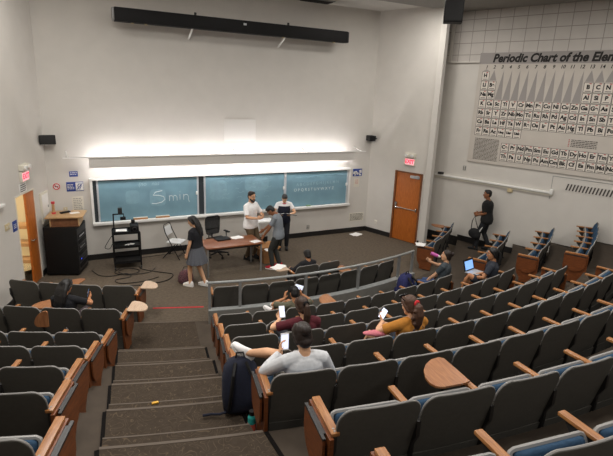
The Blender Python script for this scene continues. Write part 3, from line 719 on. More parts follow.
def lab_r(rowtxt): return lambda j, occ, tab: ('grey tablet seat, ' if tab else 'blue cushioned seat, ')+ORD[j]+' from the aisle in '+rowtxt
for key, R, z, a, pt, n, txt, tb in (('R1', 8.9, 0, 27.5, 3.95, 4, 'the front row by the right wall', {3: 'tab'}), ('R2', 10.45, tz(0), 23.3, 3.6, 4, 'the second row by the right wall', {}),
      ('R3', 11.48, tz(1), 24.3, 3.1, 4, 'the third row by the right wall', {}), ('R4', 12.4, tz(2), 24.0, 2.5, 5, 'the fourth row by the right wall', {})):
    row(key, R, z, a, pt, n, lab_r(txt), RBk, True, False, (), tb)

# ------------------------------------------------------------------ steel railing on its curb
RG = 9.09; RA0, RA1 = -13.8, 17.4
rt = thing('railing', 'curved grey steel railing on a low curb behind the front seats', 'railing', polar(RG, 0, tz(0)))
inv = Matrix.Translation(-polar(RG, 0, tz(0)))
def arcpts(R, z, n=40, a0=RA0, a1=RA1): return [polar(R, a0+(a1-a0)*i/n, z) for i in range(n+1)]
mb = MB(inv); P, Q = arcpts(RG-.05, 0), arcpts(RG+.09, 0); mb.grid([[V((p.x, p.y, tz(0)+.25)) for p in r] for r in (P, Q)], [[V((p.x, p.y, tz(0))) for p in r] for r in (P, Q)]); mb.build('curb', M['curb'], rt)
mb = MB(inv); mb.grid([[V((p.x, p.y, tz(0)+.265)) for p in r] for r in (P, Q)], [[V((p.x, p.y, tz(0)+.251)) for p in r] for r in (P, Q)]); mb.build('curb_cap', M['rail'], rt)
ZT = tz(0)+.78
mb = MB(inv); mb.tube(arcpts(RG, ZT), .026, 8, True); mb.build('handrail', M['rail'], rt)
for a in (-13.65, -10.1, -1.8, 6.2, 14.0, 17.25):
    p = polar(RG, a); mb = MB(inv); mb.box((p.x, p.y, tz(0)+.515), (.05, .05, .52), Matrix.Rotation(math.radians(a), 3, 'Z')); mb.build('post', M['galv'], rt)
# ------------------------------------------------------------------ people
def fuse(mb, name, m, parent, vox=.008, smooth=3, label=None):
    """merge overlapping closed shapes into one continuous skin"""
    bm = mb.bm; bmesh.ops.recalc_face_normals(bm, faces=bm.faces)
    me = bpy.data.meshes.new(name); bm.to_mesh(me); bm.free()
    o = bpy.data.objects.new(name, me); COL.objects.link(o)
    r = o.modifiers.new('remesh', 'REMESH'); r.mode = 'VOXEL'; r.voxel_size = vox
    s = o.modifiers.new('smooth', 'SMOOTH'); s.iterations = smooth; s.factor = .5
    bpy.context.view_layer.update()
    me2 = bpy.data.meshes.new_from_object(o.evaluated_get(bpy.context.evaluated_depsgraph_get()))
    o.modifiers.clear(); o.data = me2; bpy.data.meshes.remove(me); me2.name = name; me2.materials.clear(); me2.materials.append(m)
    for p in me2.polygons: p.use_smooth = True
    if parent: o.parent = parent
    if label: o['label'] = label
    return o
def ik(a, t, l1, l2, pole):
    a, t = V(a), V(t); d = t-a; D = max(.05, min(d.length, l1+l2-.004)); n = d.normalized()
    x = (l1*l1-l2*l2+D*D)/(2*D); h = math.sqrt(max(0, l1*l1-x*x)); p = V(pole); p = p-n*p.dot(n)
    p = p.normalized() if p.length > 1e-5 else n.orthogonal().normalized()
    return a+n*x+p*h, a+n*D
def hand(mb, w, d, pn, curl, side, k=1.0):
    d = d.normalized(); pn = (pn-d*pn.dot(d)); pn = pn.normalized() if pn.length > 1e-5 else d.orthogonal().normalized()
    lat = d.cross(pn)*(1 if side > 0 else -1)          # towards the thumb
    def ring(t, a, b): return [w+d*t*k+lat*(a*math.cos(q)*k)+pn*(b*math.sin(q)*k) for q in [2*PI*i/10 for i in range(10)]]
    mb.loft([ring(-.02, .024, .018), ring(.0, .027, .019), ring(.035, .038, .018), ring(.07, .041, .016), ring(.092, .036, .012)])
    for off, ln in ((.031, .070), (.011, .080), (-.010, .075), (-.030, .060)):
        p = w+d*.082*k+lat*off*k; pts = [w+d*.05*k+lat*off*.9*k, p]; a = curl*.35
        for q in (.45, .32, .23):
            dd = d*math.cos(a)+pn*math.sin(a); p = p+dd*ln*q*k; pts.append(p); a += curl*.75
        mb.tube(pts, [.0095*k, .0095*k, .009*k, .0085*k, .007*k], 7, True)
    p = w+d*.02*k+lat*.026*k; d1 = (d*.6+lat*.75+pn*.25).normalized(); d2 = (d*.85+lat*(.35-.3*curl)+pn*(.2+.4*curl)).normalized()
    mb.tube([w+d*.01*k+lat*.01*k, p+d1*.012*k, p+d1*.045*k, p+d1*.045*k+d2*.032*k], [.015*k, .0135*k, .0105*k, .008*k], 7, True)
SKIN = {k: mat('skin_'+k, c, .55, .05, 25, spec=.35) for k, c in dict(light='#d9a884', tan='#b67f5a', brown='#8d5d40').items()}
HAIRM = {k: mat('hair_'+k, c, .55, .25, 60, .3) for k, c in dict(black='#14110f', dark='#241812', brown='#3a2619', curly='#4f3424').items()}
def cloth(name, c, n=.08): return mat(name, c, .9, n, 30, .15)
EYEW = mat('eye_white', '#e8e4de', .3); EYEB = mat('eye_dark', '#20150f', .2); LIP = mat('lips', '#a8615a', .5)
def person(label, loc, rz, S=1.72, skin='tan', pel=(0, 0, .93), lean=(0, 0), side=0, twist=0, head=(0, 0, 0), hl=None, hr=None, fl=(-.1, 0, .085), fr=(.1, 0, .085), kl=(0, 1, .1), kr=(0, 1, .1),
           el=(-.5, -.8, -.4), er=(.5, -.8, -.4), pl=(1, 0, -.3), pr=(-1, 0, -.3), dl=None, dr=None, cl=.5, cr=.5, footl=None, footr=None, build=1.0,
           top=('#808080', .6, -.1), bottom=('pants', '#303030'), shoes='#222222', hair=('short', 'dark'), extra=None, vox=.009, name='person', beard=False, glasses=False, rootz=None):
    s = S/1.75; t = thing(name, label, 'person', loc, rz); t['group'] = 'people in the hall'; del t['group']
    sk = SKIN[skin]; P = V(pel)
    # spine
    a = V((math.sin(side), math.sin(lean[0])*math.cos(side), math.cos(lean[0])*math.cos(side))).normalized()
    b = V((math.sin(side), math.sin(lean[1]), math.cos(lean[1]))).normalized()
    rp = V((1, 0, 0)); rc = V((math.cos(twist), math.sin(twist), 0))
    W = P+a*.20*s                               # waist
    C = W+b*.30*s                               # neck base
    def rr_(h, pad=0):
        """torso rings as (centre, half width, half depth, right)"""
    def torso(mb, pad, h0, h1, kd=1.0):
        prof = [(-.16, .12, .10), (-.10, .165, .115), (-.03, .172, .125), (.05, .162, .115), (.13, .145, .10), (.20, .14, .098), (.28, .155, .108), (.36, .168, .114), (.42, .165, .105), (.46, .135, .085), (.495, .075, .062), (.52, .055, .055)]
        rings = []
        for h, A, Bd in prof:
            if h < h0 or h > h1: continue
            f = max(0, min(1, (h-.12)/.18)); c = P+a*h*s if h < .2 else W+b*(h-.2)*s
            u = b if f > .5 else a; r_ = (rp*(1-f)+rc*f); r_ = (r_-u*r_.dot(u)).normalized(); f_ = u.cross(r_)
            A_, B_ = (A*build+pad)*s, (Bd*build+pad)*s*kd
            rings.append([c+r_*(A_*math.copysign(abs(math.cos(q))**.85, math.cos(q)))+f_*(B_*math.copysign(abs(math.sin(q))**.9, math.sin(q))) for q in [2*PI*i/18 for i in range(18)]])
        mb.loft(rings)
    rcn = (rc-b*rc.dot(b)).normalized()
    shl, shr = C-b*.055*s-rcn*.175*s*build**.5, C-b*.055*s+rcn*.175*s*build**.5
    hpl, hpr = P+V((-.09*s, 0, -.02*s)), P+V((.09*s, 0, -.02*s))
    if hl is None: hl = shl+V((-.08, .02, -.54*s))
    if hr is None: hr = shr+V((.08, .02, -.54*s))
    la, fa, lt, ls = .285*s, .255*s, .43*s, .43*s
    eL, wL = ik(shl, hl, la, fa, el); eR, wR = ik(shr, hr, la, fa, er)
    kL, aL = ik(hpl, fl, lt, ls, kl); kR, aR = ik(hpr, fr, lt, ls, kr)
    # head frame
    Hd = Matrix.Rotation(head[0], 3, 'Z') @ Matrix.Rotation(-head[1], 3, 'X') @ Matrix.Rotation(head[2], 3, 'Y')
    hx, hy, hz = Hd @ V((1, 0, 0)), Hd @ V((0, 1, 0)), Hd @ V((0, 0, 1))
    nk = (b*.6+hz*.4).normalized(); hc = C+nk*.072*s+hz*.105*s+hy*.026*s
    k = s
    def hp(x, y, z): return hc+hx*x*k+hy*y*k+hz*z*k
    mb = MB(); torso(mb, 0, -.2, .6)
    mb.tube([C-b*.06*s, C+nk*.03*s, hc-hz*.06*s-hy*.02*s], [.068*s, .056*s, .055*s], 12)
    rings = []
    for z, A, Bd, y in ((-.122, .022, .024, .052), (-.108, .040, .044, .040), (-.085, .055, .064, .024), (-.045, .065, .084, .008), (0, .071, .094, 0), (.04, .074, .098, -.005), (.075, .068, .090, -.008), (.10, .049, .066, -.008), (.113, .022, .032, -.008)):
        rings.append([hp(A*math.cos(q), y+Bd*math.sin(q), z) for q in [2*PI*i/16 for i in range(16)]])
    mb.loft(rings)
    mb.tube([hp(0, .086, .03), hp(0, .100, -.005), hp(0, .112, -.032)], [.010*k, .012*k, .016*k], 8, True)
    for sx in (-1, 1):
        mb.ell(hp(.073*sx, -.006, -.008), (.012*k, .022*k, .032*k), Hd.to_3x3(), 8, 6)
        mb.ell(hp(.03*sx, .085, .034), (.024*k, .012*k, .009*k), Hd.to_3x3(), 8, 5); mb.ell(hp(.045*sx, .062, -.028), (.02*k, .02*k, .02*k), Hd.to_3x3(), 8, 5)
    mb.ell(hp(0, .086, -.066), (.024*k, .012*k, .012*k), Hd.to_3x3(), 8, 5)
    for sh_, e_, w_ in ((shl, eL, wL), (shr, eR, wR)):
        mb.tube([sh_+(C-sh_)*.25, sh_, sh_+(e_-sh_)*.35, e_, e_+(w_-e_)*.25, w_], [.055*s, .054*s, .047*s, .038*s, .040*s, .027*s], 12, True)
    dL = V(dl) if dl else (wL-eL); dR = V(dr) if dr else (wR-eR)
    hand(mb, wL, dL, V(pl), cl, -1, s); hand(mb, wR, dR, V(pr), cr, 1, s)
    fdl = V(footl) if footl else V((0, 1, 0)); fdr = V(footr) if footr else V((0, 1, 0))
    for h_, k_, a_, f_ in ((hpl, kL, aL, fdl), (hpr, kR, aR, fdr)):
        mb.tube([h_, h_+(k_-h_)*.25, k_, k_+(a_-k_)*.3, a_], [.083*s, .083*s, .054*s, .055*s, .037*s], 14, True)
        mb.tube([a_, a_+V((0, 0, -.045*s))+f_.normalized()*.06*s, a_+V((0, 0, -.06*s))+f_.normalized()*.15*s], [.04*s, .036*s, .025*s], 10, True)
    body = fuse(mb, 'body', sk, t, vox)
    # eyes, brows, mouth
    for sx in (-1, 1):
        m2 = MB(); m2.ell(hp(.031*sx, .083, .012), (.013*k, .011*k, .010*k), Hd.to_3x3(), 8, 6); m2.mi = 1; m2.ell(hp(.031*sx, .0905, .012), (.006*k, .005*k, .006*k), Hd.to_3x3(), 6, 5)
        m2.build('eye', [EYEW, EYEB], body)
        m2 = MB(); m2.tube([hp(.014*sx, .098, .034), hp(.032*sx, .097, .040), hp(.052*sx, .083, .033)], .0042*k, 5); m2.build('eyebrow', HAIRM[hair[1]], body)
    m2 = MB(); m2.ell(hp(0, .096, -.064), (.022*k, .006*k, .006*k), Hd.to_3x3(), 8, 5); m2.build('mouth', LIP, body)
    if beard:
        m2 = MB(); 
        for x, y, z, r_ in ((0, .068, -.105, .04), (.035, .055, -.09, .034), (-.035, .055, -.09, .034), (.055, .03, -.065, .026), (-.055, .03, -.065, .026), (0, .09, -.047, .016), (.02, .088, -.05, .013), (-.02, .088, -.05, .013)): m2.ell(hp(x, y, z), (r_*k,)*3, None, 8, 6)
        fuse(m2, 'beard', HAIRM[hair[1]], body, .006)
    if glasses:
        m2 = MB()
        for sx in (-1, 1):
            m2.tube([hp(.032*sx+.022*math.cos(q), .106, .010+.017*math.sin(q)) for q in [2*PI*i/12 for i in range(13)]], .0028, 5); m2.tube([hp(.054*sx, .105, .014), hp(.078*sx, .0, .012)], .0028, 5)
        m2.tube([hp(-.01, .107, .013), hp(.01, .107, .013)], .0028, 5); m2.build('glasses', M['black'], t)
    # clothes
    tc, sleeve, hem = top[:3]; tm = cloth('cloth_top_'+tc.strip('#'), tc)
    mb = MB(); torso(mb, .02, hem-.001, .497)
    for sh_, e_, w_ in ((shl, eL, wL), (shr, eR, wR)):
        if sleeve <= 0: continue
        full = [sh_+(C-sh_)*.3, sh_, sh_+(e_-sh_)*.4]; rad = [.066*s, .070*s, .064*s]
        if sleeve <= 1: full.append(sh_+(e_-sh_)*max(.5, sleeve)); rad.append(.066*s)
        else: full += [e_, e_+(w_-e_)*.3, e_+(w_-e_)*(sleeve-1)]; rad += [.056*s, .055*s, .042*s]
        mb.tube(full, rad, 12)
    mb.tube([C-b*.03*s, C+nk*.012*s], [.078*s, .066*s], 14); mb.tube([shl, C-b*.035*s-rcn*.08*s, C-b*.035*s+rcn*.08*s, shr], [.066*s, .072*s, .072*s, .066*s], 12)
    shirt = fuse(mb, top[3] if len(top) > 3 else 'shirt', tm, t, vox, 2)
    kind, bc = bottom[:2]; pm = cloth('cloth_bottom_'+bc.strip('#'), bc)
    mb = MB(); torso(mb, .014, -.2, .14)
    if kind == 'skirt':
        rings = []
        for h, q_ in ((.12, .0), (.0, .03), (-.13, .07), (-.26, .105), (-.34, .125)):
            n = 36; rings.append([P+V((math.cos(2*PI*i/n)*(.155+q_+.012*q_/.1*math.sin(i*PI/1.5))*s, math.sin(2*PI*i/n)*(.115+q_+.012*q_/.1*math.sin(i*PI/1.5))*s, h*s)) for i in range(n)])
        mb.loft(rings)
    for h_, k_, a_ in ((hpl, kL, aL), (hpr, kR, aR)):
        if kind == 'skirt': continue
        f = 1.0 if kind == 'pants' else .75
        if kind == 'pants': mb.tube([h_, h_+(k_-h_)*.3, k_, k_+(a_-k_)*.35, k_+(a_-k_)*.97], [.098*s, .097*s, .070*s, .068*s, .058*s], 14, False)
        else: mb.tube([h_, h_+(k_-h_)*.3, h_+(k_-h_)*.78], [.098*s, .098*s, .085*s], 14, False)
    fuse(mb, {'pants': 'trousers', 'shorts': 'shorts', 'skirt': 'skirt'}[kind], pm, t, vox, 2)
    for a_, f_, k_ in ((aL, fdl, kL), (aR, fdr, kR)):
        f_ = f_.normalized(); up = V((0, 0, 1)); up = (up-f_*up.dot(f_)).normalized() if abs(f_.z) < .95 else V((0, -1, 0)); sd = f_.cross(up)
        m2 = MB(); rings = []
        for d_, hgt, wd, top_ in ((-.075, .04, .026, .03), (-.06, .05, .034, .045), (0, .05, .038, .06), (.06, .04, .042, .035), (.12, .03, .047, .012), (.165, .025, .042, .0), (.19, .02, .028, -.008), (.20, .016, .012, -.012)):
            c = a_+f_*d_*s-up*.045*s; rings.append([c+sd*(wd*math.cos(q)*s)+up*((hgt*math.sin(q)+(top_ if math.sin(q) > 0 else 0)*math.sin(q)) if math.sin(q) > 0 else .035*math.sin(q))*s for q in [2*PI*i/14 for i in range(14)]])
        m2.loft(rings); sh = m2.build('shoe', cloth('shoe_'+shoes.strip('#'), shoes, .04), t, 80)
        m2 = MB(); m2.loft([[a_+f_*d_*s-up*zz*s+sd*wd*s for d_, wd in ((-.08, -.03), (0, -.042), (.12, -.05), (.19, -.032), (.207, 0), (.19, .032), (.12, .05), (0, .042), (-.08, .03))] for zz in (.066, .085)]); m2.build('sole', M['white'] if shoes != '#222222' else M['black'], sh)
    # hair
    st, hm = hair[0], HAIRM[hair[1]]
    mb = MB(); R3 = Hd.to_3x3()
    mb.ell(hp(0, -.016, .046), (.083*k, .102*k, .086*k), R3); mb.ell(hp(0, -.042, .0), (.079*k, .073*k, .095*k), R3)
    if st in ('short', 'cap'): mb.ell(hp(0, .03, .095), (.06*k, .062*k, .035*k), R3); mb.ell(hp(.03, .055, .088), (.04*k, .03*k, .026*k), R3)
    if st != 'short' and st != 'cap':
        for sx in (-1, 1): mb.tube([hp(.03*sx, .06, .098), hp(.068*sx, .035, .06), hp(.078*sx, .0, 0), hp(.07*sx, -.03, -.06)], [.022*k, .022*k, .02*k, .02*k], 8, True)
    if st in ('bun', 'pony', 'curly'): mb.ell(hp(0, -.062, -.055), (.068*k, .052*k, .06*k), R3)
    if st == 'long':
        bk = -1
        for x in (-.055, -.02, .02, .055): mb.tube([hp(x, -.06, .04), hp(x*1.2, -.095, -.06), hp(x*1.3, -.105, -.16), hp(x*1.25, -.10, -.26), hp(x*.9, -.09, -.36)], [.04*k, .045*k, .045*k, .04*k, .018*k], 8, True)
    if st == 'bun' and not label.startswith('black-haired'): mb.ell(hp(0, -.115, .05), (.05*k, .042*k, .05*k), R3)
    fuse(mb, 'hair', hm, body, .008, 2)
    if st in ('pony', 'curly'):
        m2 = MB(); w_ = 1.5 if st == 'curly' else 1.0
        tb = hp(0, -.115, .03); bd = V((-hy.x, -hy.y, 0)).normalized(); tp = lambda o, z: tb+bd*o-V((0, 0, z)); m2.tube([hp(0, -.09, .04), tb, tp(.035, .03), tp(.05, .12), tp(.035, .23), tp(.03, .34)], [.02*k, .026*k, .036*k*w_, .048*k*w_, .046*k*w_, .018*k*w_], 10, True)
        if st == 'curly':
            r_ = random.Random(3)
            for i in range(34): m2.ell(tp(.035+r_.uniform(-.02, .03), .05+i*.0095)+hx*r_.uniform(-.08, .08), (.023*k,)*3, None, 7, 5)
        fuse(m2, 'ponytail', hm, body, .008, 2)
        m2 = MB(); q = [tp(.012, .002)+hx*.027*math.cos(z)+V((0, 0, .027*math.sin(z))) for z in [2*PI*i/12 for i in range(13)]]; m2.tube(q, .016*k, 6); m2.build('hair_tie', mat('hair_tie_red', '#d0262c', .7) if st == 'curly' else M['black'], t)
    if st == 'cap':
        mb = MB(); mb.ell(hp(0, -.005, .055), (.09*k, .108*k, .085*k), R3); mb.loft([[hp(x, y, .045+z) for x, y in ((-.07, .07), (-.055, .14), (0, .165), (.055, .14), (.07, .07))] for z in (0, .012)]); fuse(mb, 'cap', M['black'], t, .007, 2)
    info = dict(root=t, hp=hp, wL=wL, wR=wR, dL=dL.normalized(), dR=dR.normalized(), C=C, b=b, rc=rcn, P=P, shl=shl, shr=shr, eL=eL, eR=eR, s=s, body=body, shirt=shirt, torso=torso)
    return info
def worldp(t, p): 
    return Matrix.Translation(t.location) @ t.rotation_euler.to_matrix().to_4x4() @ V(p)
def phone(label, t, p, up, nrm, m=None, scr=None, group='phones held by the sitters'):
    """a phone at local point p of the person, its long side along up, its screen facing nrm"""
    R = t.rotation_euler.to_matrix(); u = (R @ V(up)).normalized(); n = R @ V(nrm); n = (n-u*n.dot(u)).normalized(); x = u.cross(n); w = worldp(t, p)
    o = thing('phone', label, 'phone', group=group); o.matrix_world = Matrix(((x.x, u.x, n.x, w.x), (x.y, u.y, n.y, w.y), (x.z, u.z, n.z, w.z), (0, 0, 0, 1)))
    MB().box((0, 0, 0), (.078, .158, .010), bev=.003).build('phone_case', m or M['phone'], o); MB().box((0, 0, .0056), (.068, .135, .002)).build('screen', scr or M['screen2'], o)
    return o
def face_to(dx, dy): return math.atan2(-dx, dy)        # rotation that turns local +y to (dx, dy)

# --- by the table
P1 = person('bearded person in white shirt and khaki trousers talking behind the table', (4.62, 11.80, 0), face_to(.55, -.85), 1.90, 'light', build=1.12, pel=(0, 0, .99), head=(-.25, .08, 0),
            hl=(-.12, .30, 1.22), hr=(.16, .34, 1.2), el=(-.8, -.4, -.4), er=(.8, -.4, -.4), pl=(1, .2, .2), pr=(-1, .2, .3), dl=(.5, .7, .35), dr=(-.4, .8, .3), fl=(-.13, .02, .09), fr=(.13, -.02, .09),
            top=('#f0eeec', .85, -.13), bottom=('pants', '#5a4a35'), hair=('short', 'dark'), beard=True, glasses=True)
P2 = person('dark-haired person in navy vest over white shirt reading an open binder', (5.80, 12.25, 0), face_to(-.35, -.94), 1.70, 'light', pel=(0, 0, .90), head=(0, .62, 0), lean=(.02, .10),
            hl=(-.13, .33, 1.10), hr=(.13, .33, 1.10), el=(-.9, -.4, -.3), er=(.9, -.4, -.3), pl=(0, .2, 1), pr=(0, .2, 1), dl=(.4, .9, 0), dr=(-.4, .9, 0), top=('#e4e2e2', .6, -.08), bottom=('pants', '#16171d'), hair=('short', 'black'))
mb = MB(); P2['torso'](mb, .034, -.101, .43); [mb.tube([P2['C']-P2['b']*.14+P2['rc']*x*.7-V((0, .115, 0))*0+V((0, .10, 0)), P2['C']-P2['b']*.012+P2['rc']*x*.75, P2['C']-P2['b']*.14+P2['rc']*x*.75-V((0, .09, 0))], .034, 8, True) for x in (-.12, .12)]
fuse(mb, 'vest', M['navy'], P2['root'], .009, 2)
mb = MB(); mb.tube([P2['C']+P2['rc']*.06*math.cos(q)+V((0, .02+.065*math.sin(q), -.02)) for q in [2*PI*i/14 for i in range(15)]], .016, 6); mb.build('collar', M['signr'], P2['root'], label='red collar')
P3 = person('person in grey tee and dark trousers bending over the table end', (4.97, 10.86, 0), face_to(-.72, .70), 1.74, 'brown', pel=(0, -.04, .92), lean=(.05, .24), head=(.15, .95, 0), twist=.1,
            hl=(-.20, .34, .78), hr=(.10, .50, .84), el=(-.6, -.6, .0), er=(.5, -.8, -.2), pl=(.6, .1, -.6), pr=(-1, 0, -.3), fl=(-.11, .06, .085), fr=(.11, -.05, .085), top=('#7e848a', .7, -.12), bottom=('pants', '#2e2f2c'), shoes='#b3202c', hair=('short', 'black'))
P4 = person('long-haired person in black top and grey skirt walking past the table', (2.80, 10.42, 0), face_to(-.62, .72), 1.68, 'light', pel=(0, 0, .905), head=(.25, .3, 0), lean=(.04, .08),
            hl=(-.22, .16, .62), hr=(.30, .10, .72), fl=(-.08, .14, .085), fr=(.08, -.16, .10), kr=(0, 1, 0), top=('#15151a', .65, -.02), bottom=('skirt', '#54565c'), shoes='#e6e2de', hair=('long', 'black'))
wp = C2 = None
_w = O2+DR*3.92-N1*.38; R_ = math.hypot(_w.x-XC, _w.y-YC)
P5 = person('person in black tee and striped track trousers walking along the right wall', (_w.x, _w.y, tz(0)), face_to(-.50, .86), 1.78, 'brown', pel=(0, 0, .95), lean=(.05, .10), head=(.5, .02, 0),
            hl=(-.08, .24, 1.02), hr=(.06, .26, 1.06), el=(-.5, -.9, -.2), er=(.6, -.8, -.3), pl=(1, 0, 0), pr=(-1, 0, 0), fl=(-.08, .20, .085), fr=(.09, -.14, .10), top=('#0e0e0f', .8, -.20), bottom=('pants', '#1b1c20'), hair=('short', 'black'), build=1.18)
MB().tube([V((-.155, .02, .78)), V((-.165, .10, .62)), V((-.16, .16, .45))], .016, 6).build('trouser_stripe', M['pgrey'], P5['root'])
for sx in (-1, 1): MB().box(P5['C']+P5['rc']*.11*sx+V((0, .0, -.005)), (.10, .07, .028), Matrix.Rotation(.35*sx, 3, 'Y'), bev=.01).build('shoulder_stripe', M['signr'], P5['root'])
# --- sitters: each sits on the seat (row, index)
def sit(key, i, label, **k):
    st = SEATS[key, i]
    d = dict(pel=(0, .31, .49), lean=(-.34, -.12), fl=(-.11, .72, .085), fr=(.11, .72, .085), hl=(-.14, .55, .56), hr=(.14, .55, .56), el=(-.8, -.4, -.5), er=(.8, -.4, -.5), kl=(0, .3, 1), kr=(0, .3, 1), pl=(.3, .3, -1), pr=(-.3, .3, -1), vox=.009)
    d.update(k); return person(label, st.location.copy(), st.rotation_euler.z, **d)
Q1 = sit('A', 0, 'black-haired person in black sitting before the railing, seen from behind', S=1.52, skin='tan', top=('#17161a', 1.9, -.1), bottom=('pants', '#1d1f28'), hair=('bun', 'black'), pel=(.14, .38, .37), lean=(-.38, -.22), head=(0, .38, 0))
Q2 = sit('C', 2, 'person in black cap raising a bright phone with both hands', S=1.60, skin='tan', top=('#5b5746', .8, -.1), bottom=('shorts', '#5a5340'), shoes='#e9e6e4', hair=('cap', 'black'), pel=(-.05, .38, .40), lean=(-.52, -.30), head=(0, .40, 0),
         hl=(-.18, .36, .84), hr=(.14, .42, .86), el=(-1, .2, -.5), er=(1, .2, -.5), pl=(1, .2, 0), pr=(-1, .2, 0), dl=(.2, .3, 1), dr=(-.1, .3, 1), fl=(-.20, .94, .36), fr=(-.06, .96, .38), footl=(-.5, .6, .5), footr=(-.5, .6, .5))
Q3 = sit('E', 1, 'person in maroon tee with long brown ponytail looking at a phone', S=1.66, skin='light', top=('#551722', .7, -.1), bottom=('pants', '#23242c'), hair=('pony', 'brown'), head=(.2, .38, 0),
         hl=(-.16, .52, .74), hr=(.12, .52, .60), el=(-1, -.1, -.3), pl=(.3, -.5, .6), dl=(.2, .8, .5), cl=.9, pel=(.07, .32, .43), lean=(-.42, -.15))
Q4 = sit('G', 0, 'person in pale jacket holding up a phone, white shoe propped on the seat ahead', S=1.66, skin='light', top=('#cfd0d2', 1.93, -.1, 'jacket'), bottom=('shorts', '#8f8a80'), shoes='#e9e6e4', hair=('bun', 'dark'), head=(.10, .42, 0), lean=(-.42, -.12),
         hl=(-.10, .50, .74), hr=(.22, .48, .48), el=(-.9, -.2, -.6), pl=(.9, -.2, .2), dl=(.05, .2, 1), cl=1.0, fl=(-.33, .86, .56), footl=(-.45, .40, .40), fr=(.12, .68, .085), kl=(-.1, .2, 1), pel=(.05, .34, .40))
Q5 = sit('F', 3, 'person in mustard tee with curly ponytail and red hair tie', S=1.64, skin='light', top=('#b5772a', .7, -.1), bottom=('shorts', '#30323a'), hair=('curly', 'curly'), head=(.25, .32, 0),
         hl=(-.14, .52, .72), hr=(-.02, .50, .66), el=(-1, -.3, -.3), pl=(.6, -.4, .4), dl=(.1, .8, .5), cl=.9, fl=(-.26, .64, .2), kl=(-.5, .1, 1), pel=(.05, .32, .42), lean=(-.40, -.14))
Q6 = sit('C', 8, 'person in dark grey tee drinking from a pink bottle', S=1.64, skin='light', top=('#3c4348', .65, -.1), bottom=('pants', '#33466b'), hair=('bun', 'dark'), head=(.75, -.1, 0), twist=.3, lean=(-.2, .0),
         hl=(.20, .58, .50), hr=(.08, .46, .98), er=(.5, .3, -.8), dr=(-.5, .5, .6), pr=(-.6, -.6, 0), cr=1.0, fl=(-.05, .80, .085), fr=(.16, .82, .085), pel=(.34, .34, .47), side=.12)
Q7 = sit('D', 9, 'person in dark tee working on a laptop with one bare knee up', S=1.62, skin='tan', top=('#2b2f38', .65, -.1), bottom=('shorts', '#23252c'), hair=('pony', 'black'), head=(.85, .1, 0), twist=.35, lean=(-.2, -.02),
         hl=(-.36, .50, .62), hr=(-.20, .56, .62), fl=(-.42, .70, .30), fr=(-.10, .76, .085), kl=(-.5, .1, 1), pel=(-.16, .32, .49))
Q8 = sit('L2', 2, 'black-haired person in black sitting among the left block seats', S=1.64, skin='tan', top=('#121216', .65, -.1), bottom=('pants', '#3a2f33'), hair=('long', 'black'), head=(-.3, .3, 0),
         hr=(.22, .58, .74), er=(1, -.3, -.3), pr=(-.4, -.4, .6), dr=(-.1, .7, .6), cr=.9, pel=(.0, .31, .48))
# what they hold
def grip(Q, s_, fwd=.075, off=.02): w, d = (Q['wL'], Q['dL']) if s_ < 0 else (Q['wR'], Q['dR']); return w+d*fwd
phone('bright phone raised over the railing row by the person in cap', Q2['root'], grip(Q2, 1, .07)+V((-.03, .0, .06)), (-.9, .1, .35), (-.1, -1, .2))
phone('white phone held low by the person in maroon', Q3['root'], grip(Q3, -1)+V((.03, -.01, .05)), (.0, .55, 1), (.1, -1, .5), scr=M['screen2'])
phone('white phone held upright by the person in pale jacket', Q4['root'], grip(Q4, -1)+V((.035, -.005, .03)), (.03, .12, 1), (.05, -1, .1))
phone('small dark phone held by the person in mustard tee', Q5['root'], grip(Q5, -1)+V((.03, .0, .03)), (.6, .3, .5), (-.2, -1, .6), m=M['lap'])
phone('dark phone in the hand of the left block sitter', Q8['root'], grip(Q8, 1)+V((-.02, .0, .03)), (.1, .4, 1), (-1, -.35, .2), m=M['lap'], scr=M['screen'])
mb = MB(); Qh = Q5['hp']; t = thing('sunglasses', 'dark sunglasses pushed up on the head of the mustard tee sitter', 'sunglasses', Q5['root'].location.copy(), Q5['root'].rotation_euler.z)
for sx in (-1, 1): mb.ell(Qh(.035*sx, .075, .118), (.03, .014, .022)); mb.tube([Qh(.06*sx, .07, .12), Qh(.085*sx, -.02, .07)], .004, 5)
mb.build('lenses', M['glass'], t)
q = worldp(Q6['root'], Q6['hp'](0, .118, -.06)); hq = Q6['root'].rotation_euler.to_matrix() @ (Q6['hp'](0, 1, 0)-Q6['hp'](0, 0, 0)).normalized(); d = (hq+V((0, 0, .25))).normalized()
t = thing('water_bottle', 'pink bottle tipped to the lips of the person in dark grey', 'bottle', q+d*.21); t.rotation_euler = (-d).to_track_quat('Z', 'Y').to_euler()
MB().cyl((0, 0, 0), (0, 0, .15), .036, n=16).build('bottle_body', M['pinkb'], t); MB().cyl((0, 0, .15), (0, 0, .205), .03, .016, n=14).build('bottle_neck', M['white'], t)
